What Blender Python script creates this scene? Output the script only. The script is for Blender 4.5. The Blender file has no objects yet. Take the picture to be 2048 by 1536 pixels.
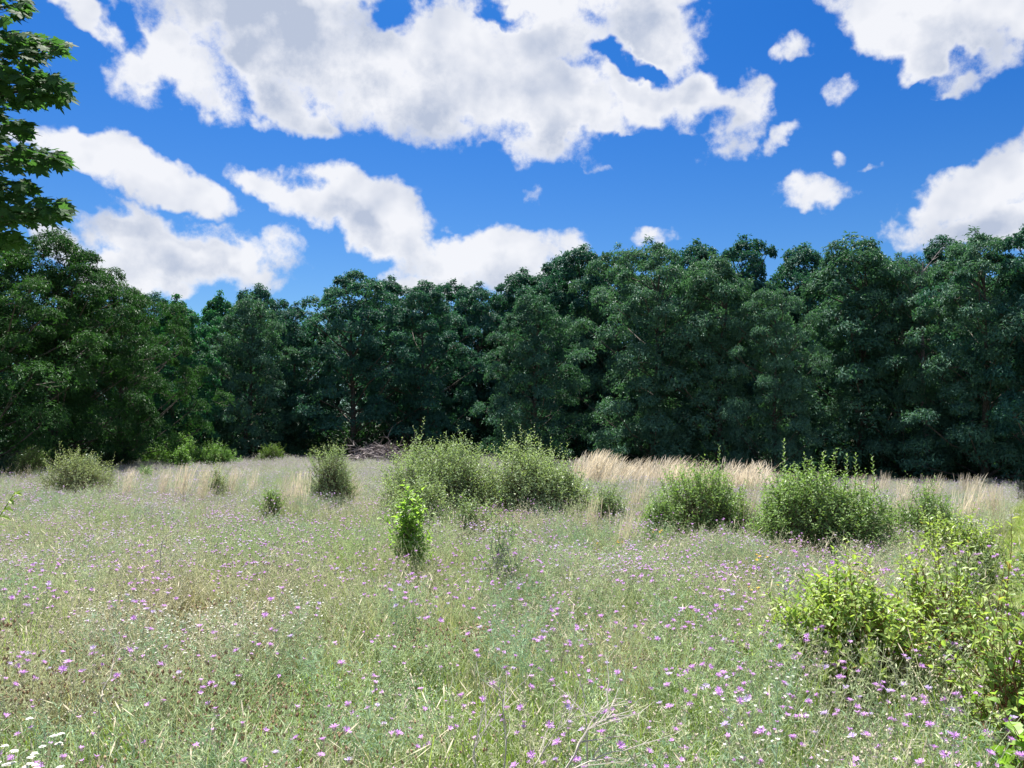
import bpy, math, random
import numpy as np
from mathutils import Vector, noise as mnoise

SC = bpy.context.scene
COL = SC.collection
R = math.radians

# ------------------------------------------------------------------ camera
F = 1538.0            # focal length in pixels of the 2048 px wide photograph
EYE = 1.70
HORIZON = 865.0
PITCH = math.atan((HORIZON - 768) / F)
cam = bpy.data.objects.new('camera', bpy.data.cameras.new('camera'))
COL.objects.link(cam)
cam.data.sensor_width = 36.0
cam.data.lens = 36.0 * F / 2048.0
cam.data.clip_end = 4000.0
cam.location = (0, 0, EYE)
cam.rotation_euler = (math.pi / 2 + PITCH, 0, 0)
SC.camera = cam

# ------------------------------------------------------------------ exposure
SC.view_settings.view_transform = 'Standard'
SC.view_settings.look = 'None'
SC.view_settings.gamma = 1.0
SC.view_settings.use_curve_mapping = False
SC.view_settings.exposure = 1.5
SC.render.engine = 'CYCLES'
SC.cycles.max_bounces = 6
SC.cycles.diffuse_bounces = 3
SC.cycles.transmission_bounces = 3
SC.cycles.transparent_max_bounces = 6

# ------------------------------------------------------------------ sun
SUN_EL, SUN_AZ = 65.0, -16.0      # azimuth from +Y (ahead), negative = left
d = Vector((math.sin(R(SUN_AZ)) * math.cos(R(SUN_EL)), math.cos(R(SUN_AZ)) * math.cos(R(SUN_EL)), math.sin(R(SUN_EL))))
SUNDIR = d
sun = bpy.data.objects.new('sun', bpy.data.lights.new('sun', 'SUN'))
COL.objects.link(sun)
sun.data.energy = 5.0
sun.data.angle = R(0.53)
sun.data.color = (1.0, 0.95, 0.87)
sun.rotation_euler = d.to_track_quat('Z', 'Y').to_euler()
sun.location = (0, 0, 60)

# ------------------------------------------------------------------ world: blue sky with cumulus
W = bpy.data.worlds.new('World')
SC.world = W
W.use_nodes = True


class NT:
    """small helper to write node trees"""
    def __init__(s, tree):
        s.t = tree

    def n(s, typ, **kw):
        x = s.t.nodes.new(typ)
        for k, v in kw.items():
            setattr(x, k, v)
        return x

    def put(s, sock, v):
        if isinstance(v, bpy.types.NodeSocket):
            s.t.links.new(v, sock)
        elif isinstance(v, (tuple, list)) and len(v) == 3 and sock.type == 'RGBA':
            sock.default_value = (*v, 1)
        else:
            sock.default_value = v

    def math(s, op, a, b=None, c=None, clamp=False):
        x = s.n('ShaderNodeMath', operation=op, use_clamp=clamp)
        s.put(x.inputs[0], a)
        if b is not None:
            s.put(x.inputs[1], b)
        if c is not None:
            s.put(x.inputs[2], c)
        return x.outputs[0]

    def vmath(s, op, a, b=None, scale=None, out=0):
        x = s.n('ShaderNodeVectorMath', operation=op)
        s.put(x.inputs[0], a)
        if b is not None:
            s.put(x.inputs[1], b)
        if scale is not None:
            s.put(x.inputs['Scale'], scale)
        return x.outputs[out]

    def noise(s, vec, scale, detail=4, rough=0.55, lac=2.0, dist=0.0, out='Fac'):
        x = s.n('ShaderNodeTexNoise')
        if vec is not None:
            s.put(x.inputs['Vector'], vec)
        x.inputs['Scale'].default_value = scale
        x.inputs['Detail'].default_value = detail
        x.inputs['Roughness'].default_value = rough
        x.inputs['Lacunarity'].default_value = lac
        x.inputs['Distortion'].default_value = dist
        return x.outputs[out]

    def ramp(s, v, a, b, c=0.0, d_=1.0, smooth=True):
        x = s.n('ShaderNodeMapRange', interpolation_type='SMOOTHSTEP' if smooth else 'LINEAR')
        s.put(x.inputs['Value'], v)
        s.put(x.inputs['From Min'], a)
        s.put(x.inputs['From Max'], b)
        s.put(x.inputs['To Min'], c)
        s.put(x.inputs['To Max'], d_)
        return x.outputs['Result']

    def mix(s, f, a, b, blend='MIX'):
        x = s.n('ShaderNodeMix', data_type='RGBA', blend_type=blend)
        s.put(x.inputs[0], f)
        s.put(x.inputs[6], a)
        s.put(x.inputs[7], b)
        return x.outputs[2]


def ray(px, py):
    """direction through a point of the photograph"""
    u, v = (px - 1024) / F, -(py - 768) / F
    c, s = math.cos(PITCH), math.sin(PITCH)
    return Vector((u, c - v * s, s + v * c))


def azel(px, py):
    r = ray(px, py).normalized()
    return math.atan2(r.x, r.y), math.asin(r.z)


# clouds in view: centre, half axes (photo pixels, converted to angles), tilt, weight
CLOUDS = [
    # great upper bank
    (300, 115, 95, 95, 25), (395, 135, 130, 90, 22), (470, 60, 190, 95, 10), (620, 90, 190, 120, 20), (560, 185, 110, 55, 22),
    (780, 150, 200, 105, 14), (930, 100, 170, 110, 5), (960, 200, 210, 95, 12), (1120, 220, 150, 85, 12), (1075, 60, 140, 90, 0),
    (1165, 290, 55, 34, 20), (1280, 45, 120, 82, 10), (1290, 175, 120, 62, 18), (1390, 190, 90, 55, 28), (1450, 240, 62, 72, 60),
    (525, 232, 30, 18, 20), (1180, -20, 240, 60, 0), (500, -60, 330, 60, 0),
    # upper left corner
    (150, -10, 130, 45, 20), (225, 35, 55, 30, 30),
    # left bank
    (175, 298, 110, 44, 14), (270, 322, 95, 46, 22), (375, 370, 85, 38, 32), (60, 270, 90, 34, 10),
    # lower left cumulus
    (285, 438, 82, 68, 10), (360, 497, 140, 74, 12), (250, 520, 95, 55, 0), (455, 525, 80, 50, 15), (320, 565, 70, 34, 0), (110, 462, 55, 34, 0),
    (555, 505, 36, 50, 70), (195, 440, 34, 34, 0),
    # centre cumulus
    (545, 385, 80, 30, 24), (690, 408, 115, 60, 10), (735, 455, 120, 56, 14), (770, 430, 90, 60, 14), (640, 440, 90, 30, 20), (552, 352, 22, 13, 0), (820, 480, 60, 45, 30),
    # low cumulus above the trees
    (900, 520, 90, 50, -8), (1000, 515, 110, 52, 0), (1100, 500, 66, 42, 10), (880, 575, 100, 30, 0), (1050, 570, 120, 34, 0), (1315, 490, 38, 18, 0),
    # small ones to the right
    (1635, 375, 74, 27, -4), (1580, 118, 36, 20, -10), (1662, 172, 30, 20, -40), (1552, 282, 30, 12, -25), (1678, 297, 22, 11, 15), (1045, 372, 13, 14, 60),
    (1750, 328, 18, 8, 0), (1480, 190, 40, 24, 40),
    # upper right bank
    (1800, 25, 150, 70, 16), (1930, 60, 150, 92, 10), (1875, 120, 90, 60, 24), (1925, 160, 62, 38, 0), (2060, 30, 110, 70, 0), (1720, 0, 90, 34, 10),
    # right low bank
    (1900, 395, 90, 48, -20), (1990, 380, 110, 54, -10), (2070, 350, 80, 70, 0), (1870, 440, 84, 32, 0), (2000, 450, 150, 44, 0), (1930, 470, 60, 30, 0),
]


# blue gaps inside the clouds: centre, half axes, tilt
GAPS = [(770, 12, 44, 36, 0), (1235, 100, 62, 20, 10), (1300, 120, 40, 18, 35), (440, 140, 90, 50, 40), (265, 55, 40, 26, 40), (330, 15, 60, 24, 30),
        (1400, 232, 30, 26, 60), (1210, 290, 70, 22, 0), (330, 200, 80, 40, 20), (1340, 205, 14, 24, 0), (330, 392, 120, 12, 24), (200, 380, 60, 20, 10), (620, 385, 30, 14, 0), 
        (420, 480, 60, 18, 30), (1040, 25, 60, 12, 10), (1905, 170, 60, 14, -20)]

GAP_SOFT = {440: .34, 330: .34}


def build_world():
    """sky texture with cumulus: every cloud is a union of tilted ellipses whose outline is broken up by noise;
    the shader is split by azimuth so that each ray only tests the clouds near it"""
    W.cycles.sampling_method = 'MANUAL'
    W.cycles.sample_map_resolution = 512
    q = NT(W.node_tree)
    q.t.nodes.clear()
    out = q.n('ShaderNodeOutputWorld')
    sky = q.n('ShaderNodeTexSky', sky_type='NISHITA')
    sky.sun_disc = False
    sky.sun_elevation = R(SUN_EL)
    sky.sun_rotation = R(SUN_AZ)
    sky.air_density = 1.0
    sky.dust_density = 1.0
    sky.ozone_density = 4.0
    hs = q.n('ShaderNodeHueSaturation')
    hs.inputs['Hue'].default_value = 0.505
    hs.inputs['Saturation'].default_value = 1.35
    hs.inputs['Value'].default_value = 1.0
    q.put(hs.inputs['Color'], sky.outputs[0])
    tc = q.n('ShaderNodeTexCoord')
    dirv = q.vmath('NORMALIZE', tc.outputs['Generated'])
    zz = q.n('ShaderNodeSeparateXYZ')
    q.put(zz.inputs[0], dirv)
    # deep blue overhead, paler towards the horizon, all round
    tint = q.mix(q.ramp(zz.outputs[2], 0.10, 0.50), (0.72, 0.90, 1.0), (0.22, 0.66, 0.98))
    skyc = q.mix(1.0, hs.outputs[0], tint, 'MULTIPLY')
    w1 = q.noise(dirv, 7.0, 2, 0.5, out='Color')
    w1 = q.vmath('SCALE', q.vmath('SUBTRACT', w1, (0.5, 0.5, 0.5)), scale=0.085)
    w2 = q.noise(dirv, 24.0, 3, 0.6, out='Color')
    w2 = q.vmath('SCALE', q.vmath('SUBTRACT', w2, (0.5, 0.5, 0.5)), scale=0.05)
    p = q.vmath('ADD', q.vmath('ADD', dirv, w1), w2)
    sx = q.n('ShaderNodeSeparateXYZ')
    q.put(sx.inputs[0], p)
    az = q.math('ARCTAN2', sx.outputs[0], sx.outputs[1])
    el = q.math('ARCSINE', q.math('MINIMUM', q.math('MAXIMUM', sx.outputs[2], -1.0), 1.0))

    def vec(a, b, c):
        x = q.n('ShaderNodeCombineXYZ')
        for i_, v_ in enumerate((a, b, c)):
            q.put(x.inputs[i_], v_)
        return x.outputs[0]
    lin = vec(az, el, 1.0)
    quad = vec(q.math('MULTIPLY', az, az), q.math('MULTIPLY', az, el), q.math('MULTIPLY', el, el))
    om = q.math('MAXIMUM', q.ramp(q.math('ABSOLUTE', az), 0.62, 0.80), q.ramp(el, 0.58, 0.68))
    gen = q.noise(q.vmath('MULTIPLY', p, (1, 1, 1.7)), 3.2, 2, 0.5)
    gen = q.math('SUBTRACT', q.math('MULTIPLY', q.math('SUBTRACT', gen, 0.50), 6.0), q.math('MULTIPLY', q.math('SUBTRACT', 1.0, om), 4.0))
    f1 = q.noise(dirv, 15.0, 9, 0.68)
    f1 = q.math('MULTIPLY', q.math('SUBTRACT', f1, 0.50), 2.5)
    # soft billows inside the clouds: difference of the noise towards the sun
    n0 = q.noise(dirv, 8.0, 4, 0.5)
    n1 = q.noise(q.vmath('ADD', dirv, (-0.012, 0.0, 0.028)), 8.0, 4, 0.5)
    relief = q.math('SUBTRACT', n0, n1)
    soft = q.noise(dirv, 6.0, 3, 0.5)

    blobs = []
    for gi_, (px, py, rx, ry, ang) in enumerate(CLOUDS + GAPS):
        a, e = azel(px, py)
        a2, _ = azel(px + 10, py)
        _, e2 = azel(px, py - 10)
        ra, re = rx * (a2 - a) / 10 * 1.06, ry * (e2 - e) / 10 * 1.05
        c, s_ = math.cos(-R(ang)), math.sin(-R(ang))
        # u = (c*dx + s*dy)/ra, v = (-s*dx + c*dy)/re ; value = 1 - u*u - v*v
        A = c * c / ra ** 2 + s_ * s_ / re ** 2
        B_ = 2 * c * s_ * (1 / ra ** 2 - 1 / re ** 2)
        C_ = s_ * s_ / ra ** 2 + c * c / re ** 2
        wt = min(1.0, max(0.16, min(rx, ry * 2.0) / 88.0))       # small clouds are thinner
        Q = (-A * wt, -B_ * wt, -C_ * wt)
        Lv = ((2 * A * a + B_ * e) * wt, (2 * C_ * e + B_ * a) * wt, wt * (1 - (A * a * a + B_ * a * e + C_ * e * e)))
        ext = max(abs(ra * c), abs(re * s_)) * 1.5 + 0.07
        blobs.append((a - ext, a + ext, Q, Lv, (px if gi_ >= len(CLOUDS) else 0), wt))

    el2 = q.math('ADD', el, 0.05)
    az2 = q.math('ADD', az, -0.015)
    lin2 = vec(az2, el2, 1.0)
    quad2 = vec(q.math('MULTIPLY', az2, az2), q.math('MULTIPLY', az2, el2), q.math('MULTIPLY', el2, el2))

    def region(lo, hi):
        best = None
        above = None
        for (b0, b1, Q, Lv, gap, wt_) in blobs:
            if b1 < lo or b0 > hi:
                continue
            l = lin
            if best is not None:   # (a vanishing share of the last result makes the evaluation go one by one)
                ma = q.n('ShaderNodeVectorMath', operation='MULTIPLY_ADD')
                q.put(ma.inputs[0], best)
                ma.inputs[1].default_value = (1e-8, 1e-8, 1e-8)
                q.put(ma.inputs[2], lin)
                l = ma.outputs[0]
            v_ = q.math('ADD', q.vmath('DOT_PRODUCT', l, Lv, out=1), q.vmath('DOT_PRODUCT', quad, Q, out=1))
            if gap:
                soft_gap = GAP_SOFT.get(gap, .75)
                if best is not None:
                    best = q.math('SUBTRACT', best, q.math('MULTIPLY', q.math('MAXIMUM', q.math('ADD', v_, 0.6), 0.0), soft_gap))
            else:
                best = v_ if best is None else q.math('SMOOTH_MAX', best, v_, 0.3)
                if wt_ > .6:      # cloud standing over this point shades it
                    mb = q.n('ShaderNodeVectorMath', operation='MULTIPLY_ADD')
                    q.put(mb.inputs[0], best)
                    mb.inputs[1].default_value = (1e-8, 1e-8, 1e-8)
                    q.put(mb.inputs[2], lin2)
                    u_ = q.math('ADD', q.vmath('DOT_PRODUCT', mb.outputs[0], Lv, out=1), q.vmath('DOT_PRODUCT', quad2, Q, out=1))
                    above = u_ if above is None else q.math('SMOOTH_MAX', above, u_, 0.4)
        d_ = gen if best is None else q.math('MAXIMUM', q.math('MAXIMUM', best, -1.3), gen)
        d0 = q.math('ADD', d_, f1)
        alpha = q.ramp(d0, -0.25, 0.55)
        core = q.ramp(d0, -0.1, 1.4)
        under = q.ramp(above, -0.35, 0.75) if above is not None else 0.5
        shade = q.math('MULTIPLY', core, q.math('MULTIPLY', under, q.ramp(soft, 0.36, 0.60, 0.5, 1.15)))
        shade = q.math('SUBTRACT', shade, q.math('MULTIPLY', relief, 3.4), clamp=True)
        light = q.mix(shade, (7.15, 7.25, 7.6), (3.9, 4.4, 5.5))
        bg = q.n('ShaderNodeBackground')
        q.put(bg.inputs[0], q.mix(q.math('MULTIPLY', alpha, 0.98), skyc, light))
        bg.inputs[1].default_value = SKY_STRENGTH
        return bg.outputs[0]

    raw = q.n('ShaderNodeSeparateXYZ')
    q.put(raw.inputs[0], dirv)
    raz = q.math('ARCTAN2', raw.outputs[0], raw.outputs[1])
    # bands of azimuth; both outer ones hold no ellipses, only the general cumulus
    cuts = [-0.80, -0.42, -0.25, -0.08, 0.10, 0.30, 0.46, 0.80]
    res = region(9, 10)
    for i in range(len(cuts) - 1):
        bgi = region(cuts[i], cuts[i + 1])
        inside = q.math('MULTIPLY', q.math('GREATER_THAN', raz, cuts[i]), q.math('LESS_THAN', raz, cuts[i + 1]))
        inside = q.math('MULTIPLY', inside, q.math('MULTIPLY', q.math('LESS_THAN', raw.outputs[2], 0.62), q.math('GREATER_THAN', raw.outputs[2], 0.0)))
        ms = q.n('ShaderNodeMixShader')
        q.put(ms.inputs[0], inside)
        q.put(ms.inputs[1], res)
        q.put(ms.inputs[2], bgi)
        res = ms.outputs[0]
    q.put(out.inputs[0], res)


SKY_STRENGTH = 0.0455
build_world()

# ------------------------------------------------------------------ mesh helpers
RNG = np.random.default_rng(7)


def nrm(v):
    return v / np.maximum(np.linalg.norm(v, axis=-1, keepdims=True), 1e-9)


class Geo:
    def __init__(s):
        s.v, s.f, s.n = [], [], 0

    def add(s, verts, faces, mat=0):
        verts = np.asarray(verts, dtype=np.float32).reshape(-1, 3)
        faces = np.asarray(faces, dtype=np.int64)
        s.v.append(verts)
        s.f.append((faces + s.n, mat))
        s.n += len(verts)

    def build(s, name, mats, parent=None, smooth=False, link=True):
        me = bpy.data.meshes.new(name)
        v = np.concatenate(s.v) if s.v else np.zeros((0, 3), np.float32)
        me.vertices.add(len(v))
        me.vertices.foreach_set('co', v.ravel())
        tot = sum(f.shape[0] * f.shape[1] for f, _ in s.f)
        nf = sum(f.shape[0] for f, _ in s.f)
        me.loops.add(tot)
        me.polygons.add(nf)
        idx = np.concatenate([f.ravel() for f, _ in s.f])
        me.loops.foreach_set('vertex_index', idx.astype(np.int32))
        ls, st = [], 0
        mi = []
        for f, m in s.f:
            ls.append(np.arange(f.shape[0]) * f.shape[1] + st)
            st += f.shape[0] * f.shape[1]
            mi.append(np.full(f.shape[0], m))
        me.polygons.foreach_set('loop_start', np.concatenate(ls).astype(np.int32))
        me.polygons.foreach_set('material_index', np.concatenate(mi).astype(np.int32))
        me.polygons.foreach_set('use_smooth', np.full(nf, smooth))
        me.update(calc_edges=True)
        for m in (mats if isinstance(mats, (list, tuple)) else [mats]):
            me.materials.append(m)
        o = bpy.data.objects.new(name, me)
        if link:
            COL.objects.link(o)
        if parent is not None:
            o.parent = parent
        return o

    # ---- shapes
    def tubes(s, P, Rr, sides=3, mat=0):
        """P (n,k,3), Rr (n,k)"""
        P = np.asarray(P, float)
        n, k, _ = P.shape
        Rr = np.broadcast_to(np.asarray(Rr, float), (n, k))
        T = np.empty_like(P)
        T[:, 1:-1] = P[:, 2:] - P[:, :-2]
        T[:, 0] = P[:, 1] - P[:, 0]
        T[:, -1] = P[:, -1] - P[:, -2]
        T = nrm(T)
        ref = np.where(np.abs(T[:, :1, 2:3]) > 0.8, np.array([1.0, 0, 0]), np.array([0, 0, 1.0]))
        U = nrm(np.cross(T, np.broadcast_to(ref, T.shape)))
        V = np.cross(T, U)
        a = np.arange(sides) * 2 * np.pi / sides
        ring = P[:, :, None] + (U[:, :, None] * np.cos(a)[None, None, :, None] + V[:, :, None] * np.sin(a)[None, None, :, None]) * Rr[:, :, None, None]
        base = (np.arange(n) * k * sides)[:, None, None]
        i = (np.arange(k - 1) * sides)[None, :, None]
        j = np.arange(sides)[None, None, :]
        jn = (j + 1) % sides
        f = np.stack(np.broadcast_arrays(base + i + j, base + i + jn, base + i + sides + jn, base + i + sides + j), -1).reshape(-1, 4)
        s.add(ring, f, mat)

    def ribbons(s, P, Wd, side, mat=0):
        """P (n,k,3) centre lines, Wd (n,k) widths, side (n,3)"""
        P = np.asarray(P, float)
        n, k, _ = P.shape
        Wd = np.broadcast_to(np.asarray(Wd, float), (n, k))
        off = side[:, None, :] * Wd[:, :, None] * 0.5
        v = np.stack([P - off, P + off], 2)
        base = (np.arange(n) * k * 2)[:, None]
        i = (np.arange(k - 1) * 2)[None, :]
        f = np.stack([base + i, base + i + 1, base + i + 3, base + i + 2], -1).reshape(-1, 4)
        s.add(v, f, mat)

    def leaves(s, B, D, N, L, Wd, fold=0.18, mat=0, full=False, droop=0.0):
        """B base points, D direction, N normal, L length, Wd width"""
        B, D = np.asarray(B, float), nrm(np.asarray(D, float))
        S = nrm(np.cross(D, N))
        N = np.cross(S, D)
        L = np.broadcast_to(np.asarray(L, float), (len(B),))[:, None]
        Wd = np.broadcast_to(np.asarray(Wd, float), (len(B),))[:, None]
        n = len(B)
        if not full:
            v = np.stack([B, B + D * L * .45 + S * Wd * .5 + N * Wd * fold, B + D * L - N * L * droop, B + D * L * .45 - S * Wd * .5 + N * Wd * fold], 1)
            b = (np.arange(n) * 4)[:, None]
            f = np.concatenate([b + [0, 1, 2], b + [0, 2, 3]])
        else:
            v = np.stack([B, B + D * L * .28 + S * Wd * .44 + N * Wd * fold, B + D * L * .28 - S * Wd * .44 + N * Wd * fold,
                          B + D * L * .62 + S * Wd * .42 + N * (Wd * fold - L * droop * .4), B + D * L * .62 - S * Wd * .42 + N * (Wd * fold - L * droop * .4),
                          B + D * L - N * L * droop, B + D * L * .5 - N * L * droop * .2], 1)
            b = (np.arange(n) * 7)[:, None]
            f = np.concatenate([b + [0, 6, 1], b + [0, 2, 6], b + [1, 6, 3], b + [2, 4, 6], b + [3, 6, 5], b + [4, 5, 6]])
        s.add(v, f, mat)


def tag(o, label=None, cat=None, group=None, kind=None):
    if label:
        o['label'] = label
    if cat:
        o['category'] = cat
    if group:
        o['group'] = group
    if kind:
        o['kind'] = kind
    return o


def empty(name, loc=(0, 0, 0), rz=0.0, scale=(1, 1, 1)):
    o = bpy.data.objects.new(name, None)
    COL.objects.link(o)
    o.location = loc
    o.rotation_euler = (0, 0, rz)
    o.scale = scale
    o.empty_display_size = 0.2
    return o


def copy_thing(src, loc, rz, scale):
    r = src.copy()
    COL.objects.link(r)
    r.location, r.rotation_euler, r.scale = loc, (0, 0, rz), scale
    for ch in list(src.children):
        c = ch.copy()
        COL.objects.link(c)
        c.parent = r
    return r


def rand_dirs(rng, n, zmin=-1.0, zmax=1.0):
    z = rng.uniform(zmin, zmax, n)
    a = rng.uniform(0, 2 * np.pi, n)
    r = np.sqrt(1 - z * z)
    return np.stack([r * np.cos(a), r * np.sin(a), z], -1)


# ------------------------------------------------------------------ terrain
def gz(x, y):
    x, y = np.asarray(x, float), np.asarray(y, float)
    t = np.clip((y - 6) / 20, 0, 1)
    t = t * t * (3 - 2 * t)
    z = -0.62 * (1 - np.exp(-np.maximum(x, 0) / 9.0)) * t
    z = z + 0.10 * t * np.clip((10 - x) / 20, 0, 1)
    z = z + 0.035 * np.sin(x * 0.9 + 1.3) * np.sin(y * 0.7 + .4) + 0.02 * np.sin(x * 2.3 + y * 1.7)
    return z


def at(px, py, Y):
    """point at distance Y seen at a pixel of the photograph"""
    r = ray(px, py)
    k = Y / r.y
    return (r.x * k, Y, EYE + r.z * k)


# ------------------------------------------------------------------ materials
def base_mat(name):
    m = bpy.data.materials.new(name)
    m.use_nodes = True
    m.node_tree.nodes.clear()
    return m, NT(m.node_tree)


def leaf_mat(name, dark, light, trans=0.35, rough=0.5, spec=0.35, patch=None, patch_scale=0.3, tcol=None, autumn=None):
    """leaf colour varies from leaf to leaf, from plant to plant and over the ground"""
    m, q = base_mat(name)
    geo = q.n('ShaderNodeNewGeometry')
    oi = q.n('ShaderNodeObjectInfo')
    r = q.math('ADD', q.math('MULTIPLY', geo.outputs['Random Per Island'], 0.6), q.math('MULTIPLY', oi.outputs['Random'], 0.4))
    c = q.mix(r, dark, light)
    if autumn:
        c = q.mix(q.ramp(geo.outputs['Random Per Island'], autumn[1], autumn[1] + .01), c, autumn[0])
    if patch:
        nz = q.noise(geo.outputs['Position'], patch_scale, 3, 0.6)
        c = q.mix(q.ramp(nz, 0.42, 0.66), c, patch)
    pb = q.n('ShaderNodeBsdfPrincipled')
    q.put(pb.inputs['Base Color'], c)
    pb.inputs['Roughness'].default_value = rough
    pb.inputs['Specular IOR Level'].default_value = spec
    tr = q.n('ShaderNodeBsdfTranslucent')
    q.put(tr.inputs[0], q.mix(1.0, c, tcol or (1.25, 1.35, 0.6), 'MULTIPLY'))
    ms = q.n('ShaderNodeMixShader')
    ms.inputs[0].default_value = trans
    q.put(ms.inputs[1], pb.outputs[0])
    q.put(ms.inputs[2], tr.outputs[0])
    o = q.n('ShaderNodeOutputMaterial')
    q.put(o.inputs[0], ms.outputs[0])
    return m


def solid_mat(name, a, b, rough=0.8, scale=12.0, bump=0.0):
    m, q = base_mat(name)
    tc = q.n('ShaderNodeTexCoord')
    nz = q.noise(tc.outputs['Object'], scale, 5, 0.6)
    pb = q.n('ShaderNodeBsdfPrincipled')
    q.put(pb.inputs['Base Color'], q.mix(q.ramp(nz, .3, .7), a, b))
    pb.inputs['Roughness'].default_value = rough
    pb.inputs['Specular IOR Level'].default_value = 0.2
    if bump:
        bp = q.n('ShaderNodeBump')
        bp.inputs['Strength'].default_value = bump
        q.put(bp.inputs['Height'], nz)
        q.put(pb.inputs['Normal'], bp.outputs[0])
    o = q.n('ShaderNodeOutputMaterial')
    q.put(o.inputs[0], pb.outputs[0])
    return m


M = {}
M['bark'] = solid_mat('bark', (0.05, 0.045, 0.04), (0.13, 0.115, 0.1), 0.9, 9, 0.6)
M['twig'] = solid_mat('twig', (0.10, 0.075, 0.055), (0.2, 0.15, 0.11), 0.8, 20)
M['red_twig'] = solid_mat('red_twig', (0.16, 0.06, 0.035), (0.24, 0.12, 0.06), 0.7, 20)
M['deadwood'] = solid_mat('deadwood', (0.15, 0.13, 0.13), (0.31, 0.275, 0.275), 0.9, 14, 0.3)
M['dry_stalk'] = solid_mat('dry_stalk', (0.34, 0.31, 0.27), (0.55, 0.51, 0.45), 0.8, 30)
M['oak'] = leaf_mat('oak_leaf', (0.015, 0.074, 0.066), (0.052, 0.150, 0.112), 0.26, 0.62, 0.2)  # bluish veil over the trees is put into the leaf colour, no haze volume
M['hickory'] = leaf_mat('hickory_leaf', (0.026, 0.092, 0.070), (0.090, 0.195, 0.132), 0.26, 0.6, 0.22)  # leaf green shifted to blue, standing in for haze
M['maple_far'] = leaf_mat('maple_far_leaf', (0.018, 0.095, 0.052), (0.046, 0.175, 0.078), 0.3, 0.6, 0.2)
M['locust'] = leaf_mat('locust_leaf', (0.016, 0.058, 0.022), (0.050, 0.135, 0.036), 0.28, 0.6, 0.2)
M['maple'] = leaf_mat('maple_leaf', (0.024, 0.080, 0.036), (0.070, 0.155, 0.050), 0.5, 0.65, 0.1)
M['olive'] = leaf_mat('olive_leaf', (0.15, 0.235, 0.11), (0.35, 0.44, 0.25), 0.3, 0.5, 0.4)
M['olive_green'] = leaf_mat('olive_green_leaf', (0.105, 0.20, 0.06), (0.27, 0.39, 0.15), 0.32, 0.5, 0.4)
M['pale_olive'] = leaf_mat('pale_olive_leaf', (0.17, 0.22, 0.11), (0.36, 0.42, 0.25), 0.3, 0.5, 0.4)
M['lime'] = leaf_mat('lime_leaf', (0.095, 0.20, 0.04), (0.46, 0.55, 0.17), 0.42, 0.45, 0.4, autumn=((0.5, 0.42, 0.1), 0.985))
M['bright'] = leaf_mat('bright_green_leaf', (0.14, 0.28, 0.05), (0.33, 0.48, 0.12), 0.45, 0.5, 0.4)
M['bright_far'] = leaf_mat('bright_green_far_leaf', (0.07, 0.18, 0.045), (0.18, 0.32, 0.085), 0.35, 0.5, 0.4)
M['brownish'] = leaf_mat('brownish_green_leaf', (0.06, 0.13, 0.03), (0.14, 0.22, 0.05), 0.35, 0.5, 0.4)
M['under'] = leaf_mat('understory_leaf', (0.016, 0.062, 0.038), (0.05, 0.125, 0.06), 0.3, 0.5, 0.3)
M['grass'] = leaf_mat('grass_blade', (0.17, 0.26, 0.09), (0.40, 0.48, 0.22), 0.35, 0.5, 0.3, patch=(0.40, 0.37, 0.27), patch_scale=0.55, tcol=(1.1, 1.15, .7))
M['fresh'] = leaf_mat('fresh_grass_blade', (0.18, 0.29, 0.07), (0.38, 0.50, 0.15), 0.4, 0.5, 0.3, tcol=(1.1, 1.15, .6))
M['wire'] = leaf_mat('grey_green_stem', (0.26, 0.31, 0.235), (0.50, 0.54, 0.45), 0.3, 0.6, 0.25, patch=(0.43, 0.42, 0.43), patch_scale=0.22, tcol=(1.0, 1.0, .8))
M['wire_near'] = leaf_mat('green_stem', (0.20, 0.31, 0.15), (0.50, 0.59, 0.36), 0.3, 0.6, 0.25, patch=(0.46, 0.44, 0.33), patch_scale=0.5, tcol=(1.0, 1.0, .8))
M['bluish'] = leaf_mat('blue_green_stem', (0.20, 0.32, 0.20), (0.40, 0.54, 0.37), 0.25, 0.6, 0.25, tcol=(1, 1, .8))
M['bud'] = leaf_mat('bud', (0.36, 0.32, 0.22), (0.64, 0.58, 0.44), 0.1, 0.8, 0.1, tcol=(1, 1, 1))
M['brown_bud'] = leaf_mat('brown_bud', (0.20, 0.125, 0.075), (0.40, 0.29, 0.19), 0.1, 0.8, 0.1, tcol=(1, 1, 1))
M['petal'] = leaf_mat('purple_petal', (0.48, 0.23, 0.62), (0.72, 0.45, 0.84), 0.35, 0.6, 0.2, tcol=(1, .9, 1))
M['lilac'] = leaf_mat('lilac_petal', (0.46, 0.36, 0.66), (0.70, 0.60, 0.86), 0.3, 0.6, 0.2, tcol=(1, .9, 1))
M['white'] = leaf_mat('white_petal', (0.62, 0.64, 0.56), (0.82, 0.83, 0.78), 0.3, 0.6, 0.2, tcol=(1, 1, 1))
M['yellow'] = leaf_mat('yellow_petal', (0.75, 0.42, 0.03), (0.85, 0.62, 0.06), 0.3, 0.6, 0.2, tcol=(1, 1, 1))
M['tan'] = leaf_mat('tan_grass', (0.52, 0.46, 0.36), (0.76, 0.70, 0.59), 0.35, 0.6, 0.2, tcol=(1, .95, .85))
M['straw'] = leaf_mat('dry_straw', (0.50, 0.46, 0.28), (0.74, 0.69, 0.48), 0.3, 0.6, 0.2, tcol=(1, 1, .85))
M['mown'] = leaf_mat('mown_grass', (0.20, 0.28, 0.09), (0.36, 0.42, 0.17), 0.3, 0.6, 0.2)


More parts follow.
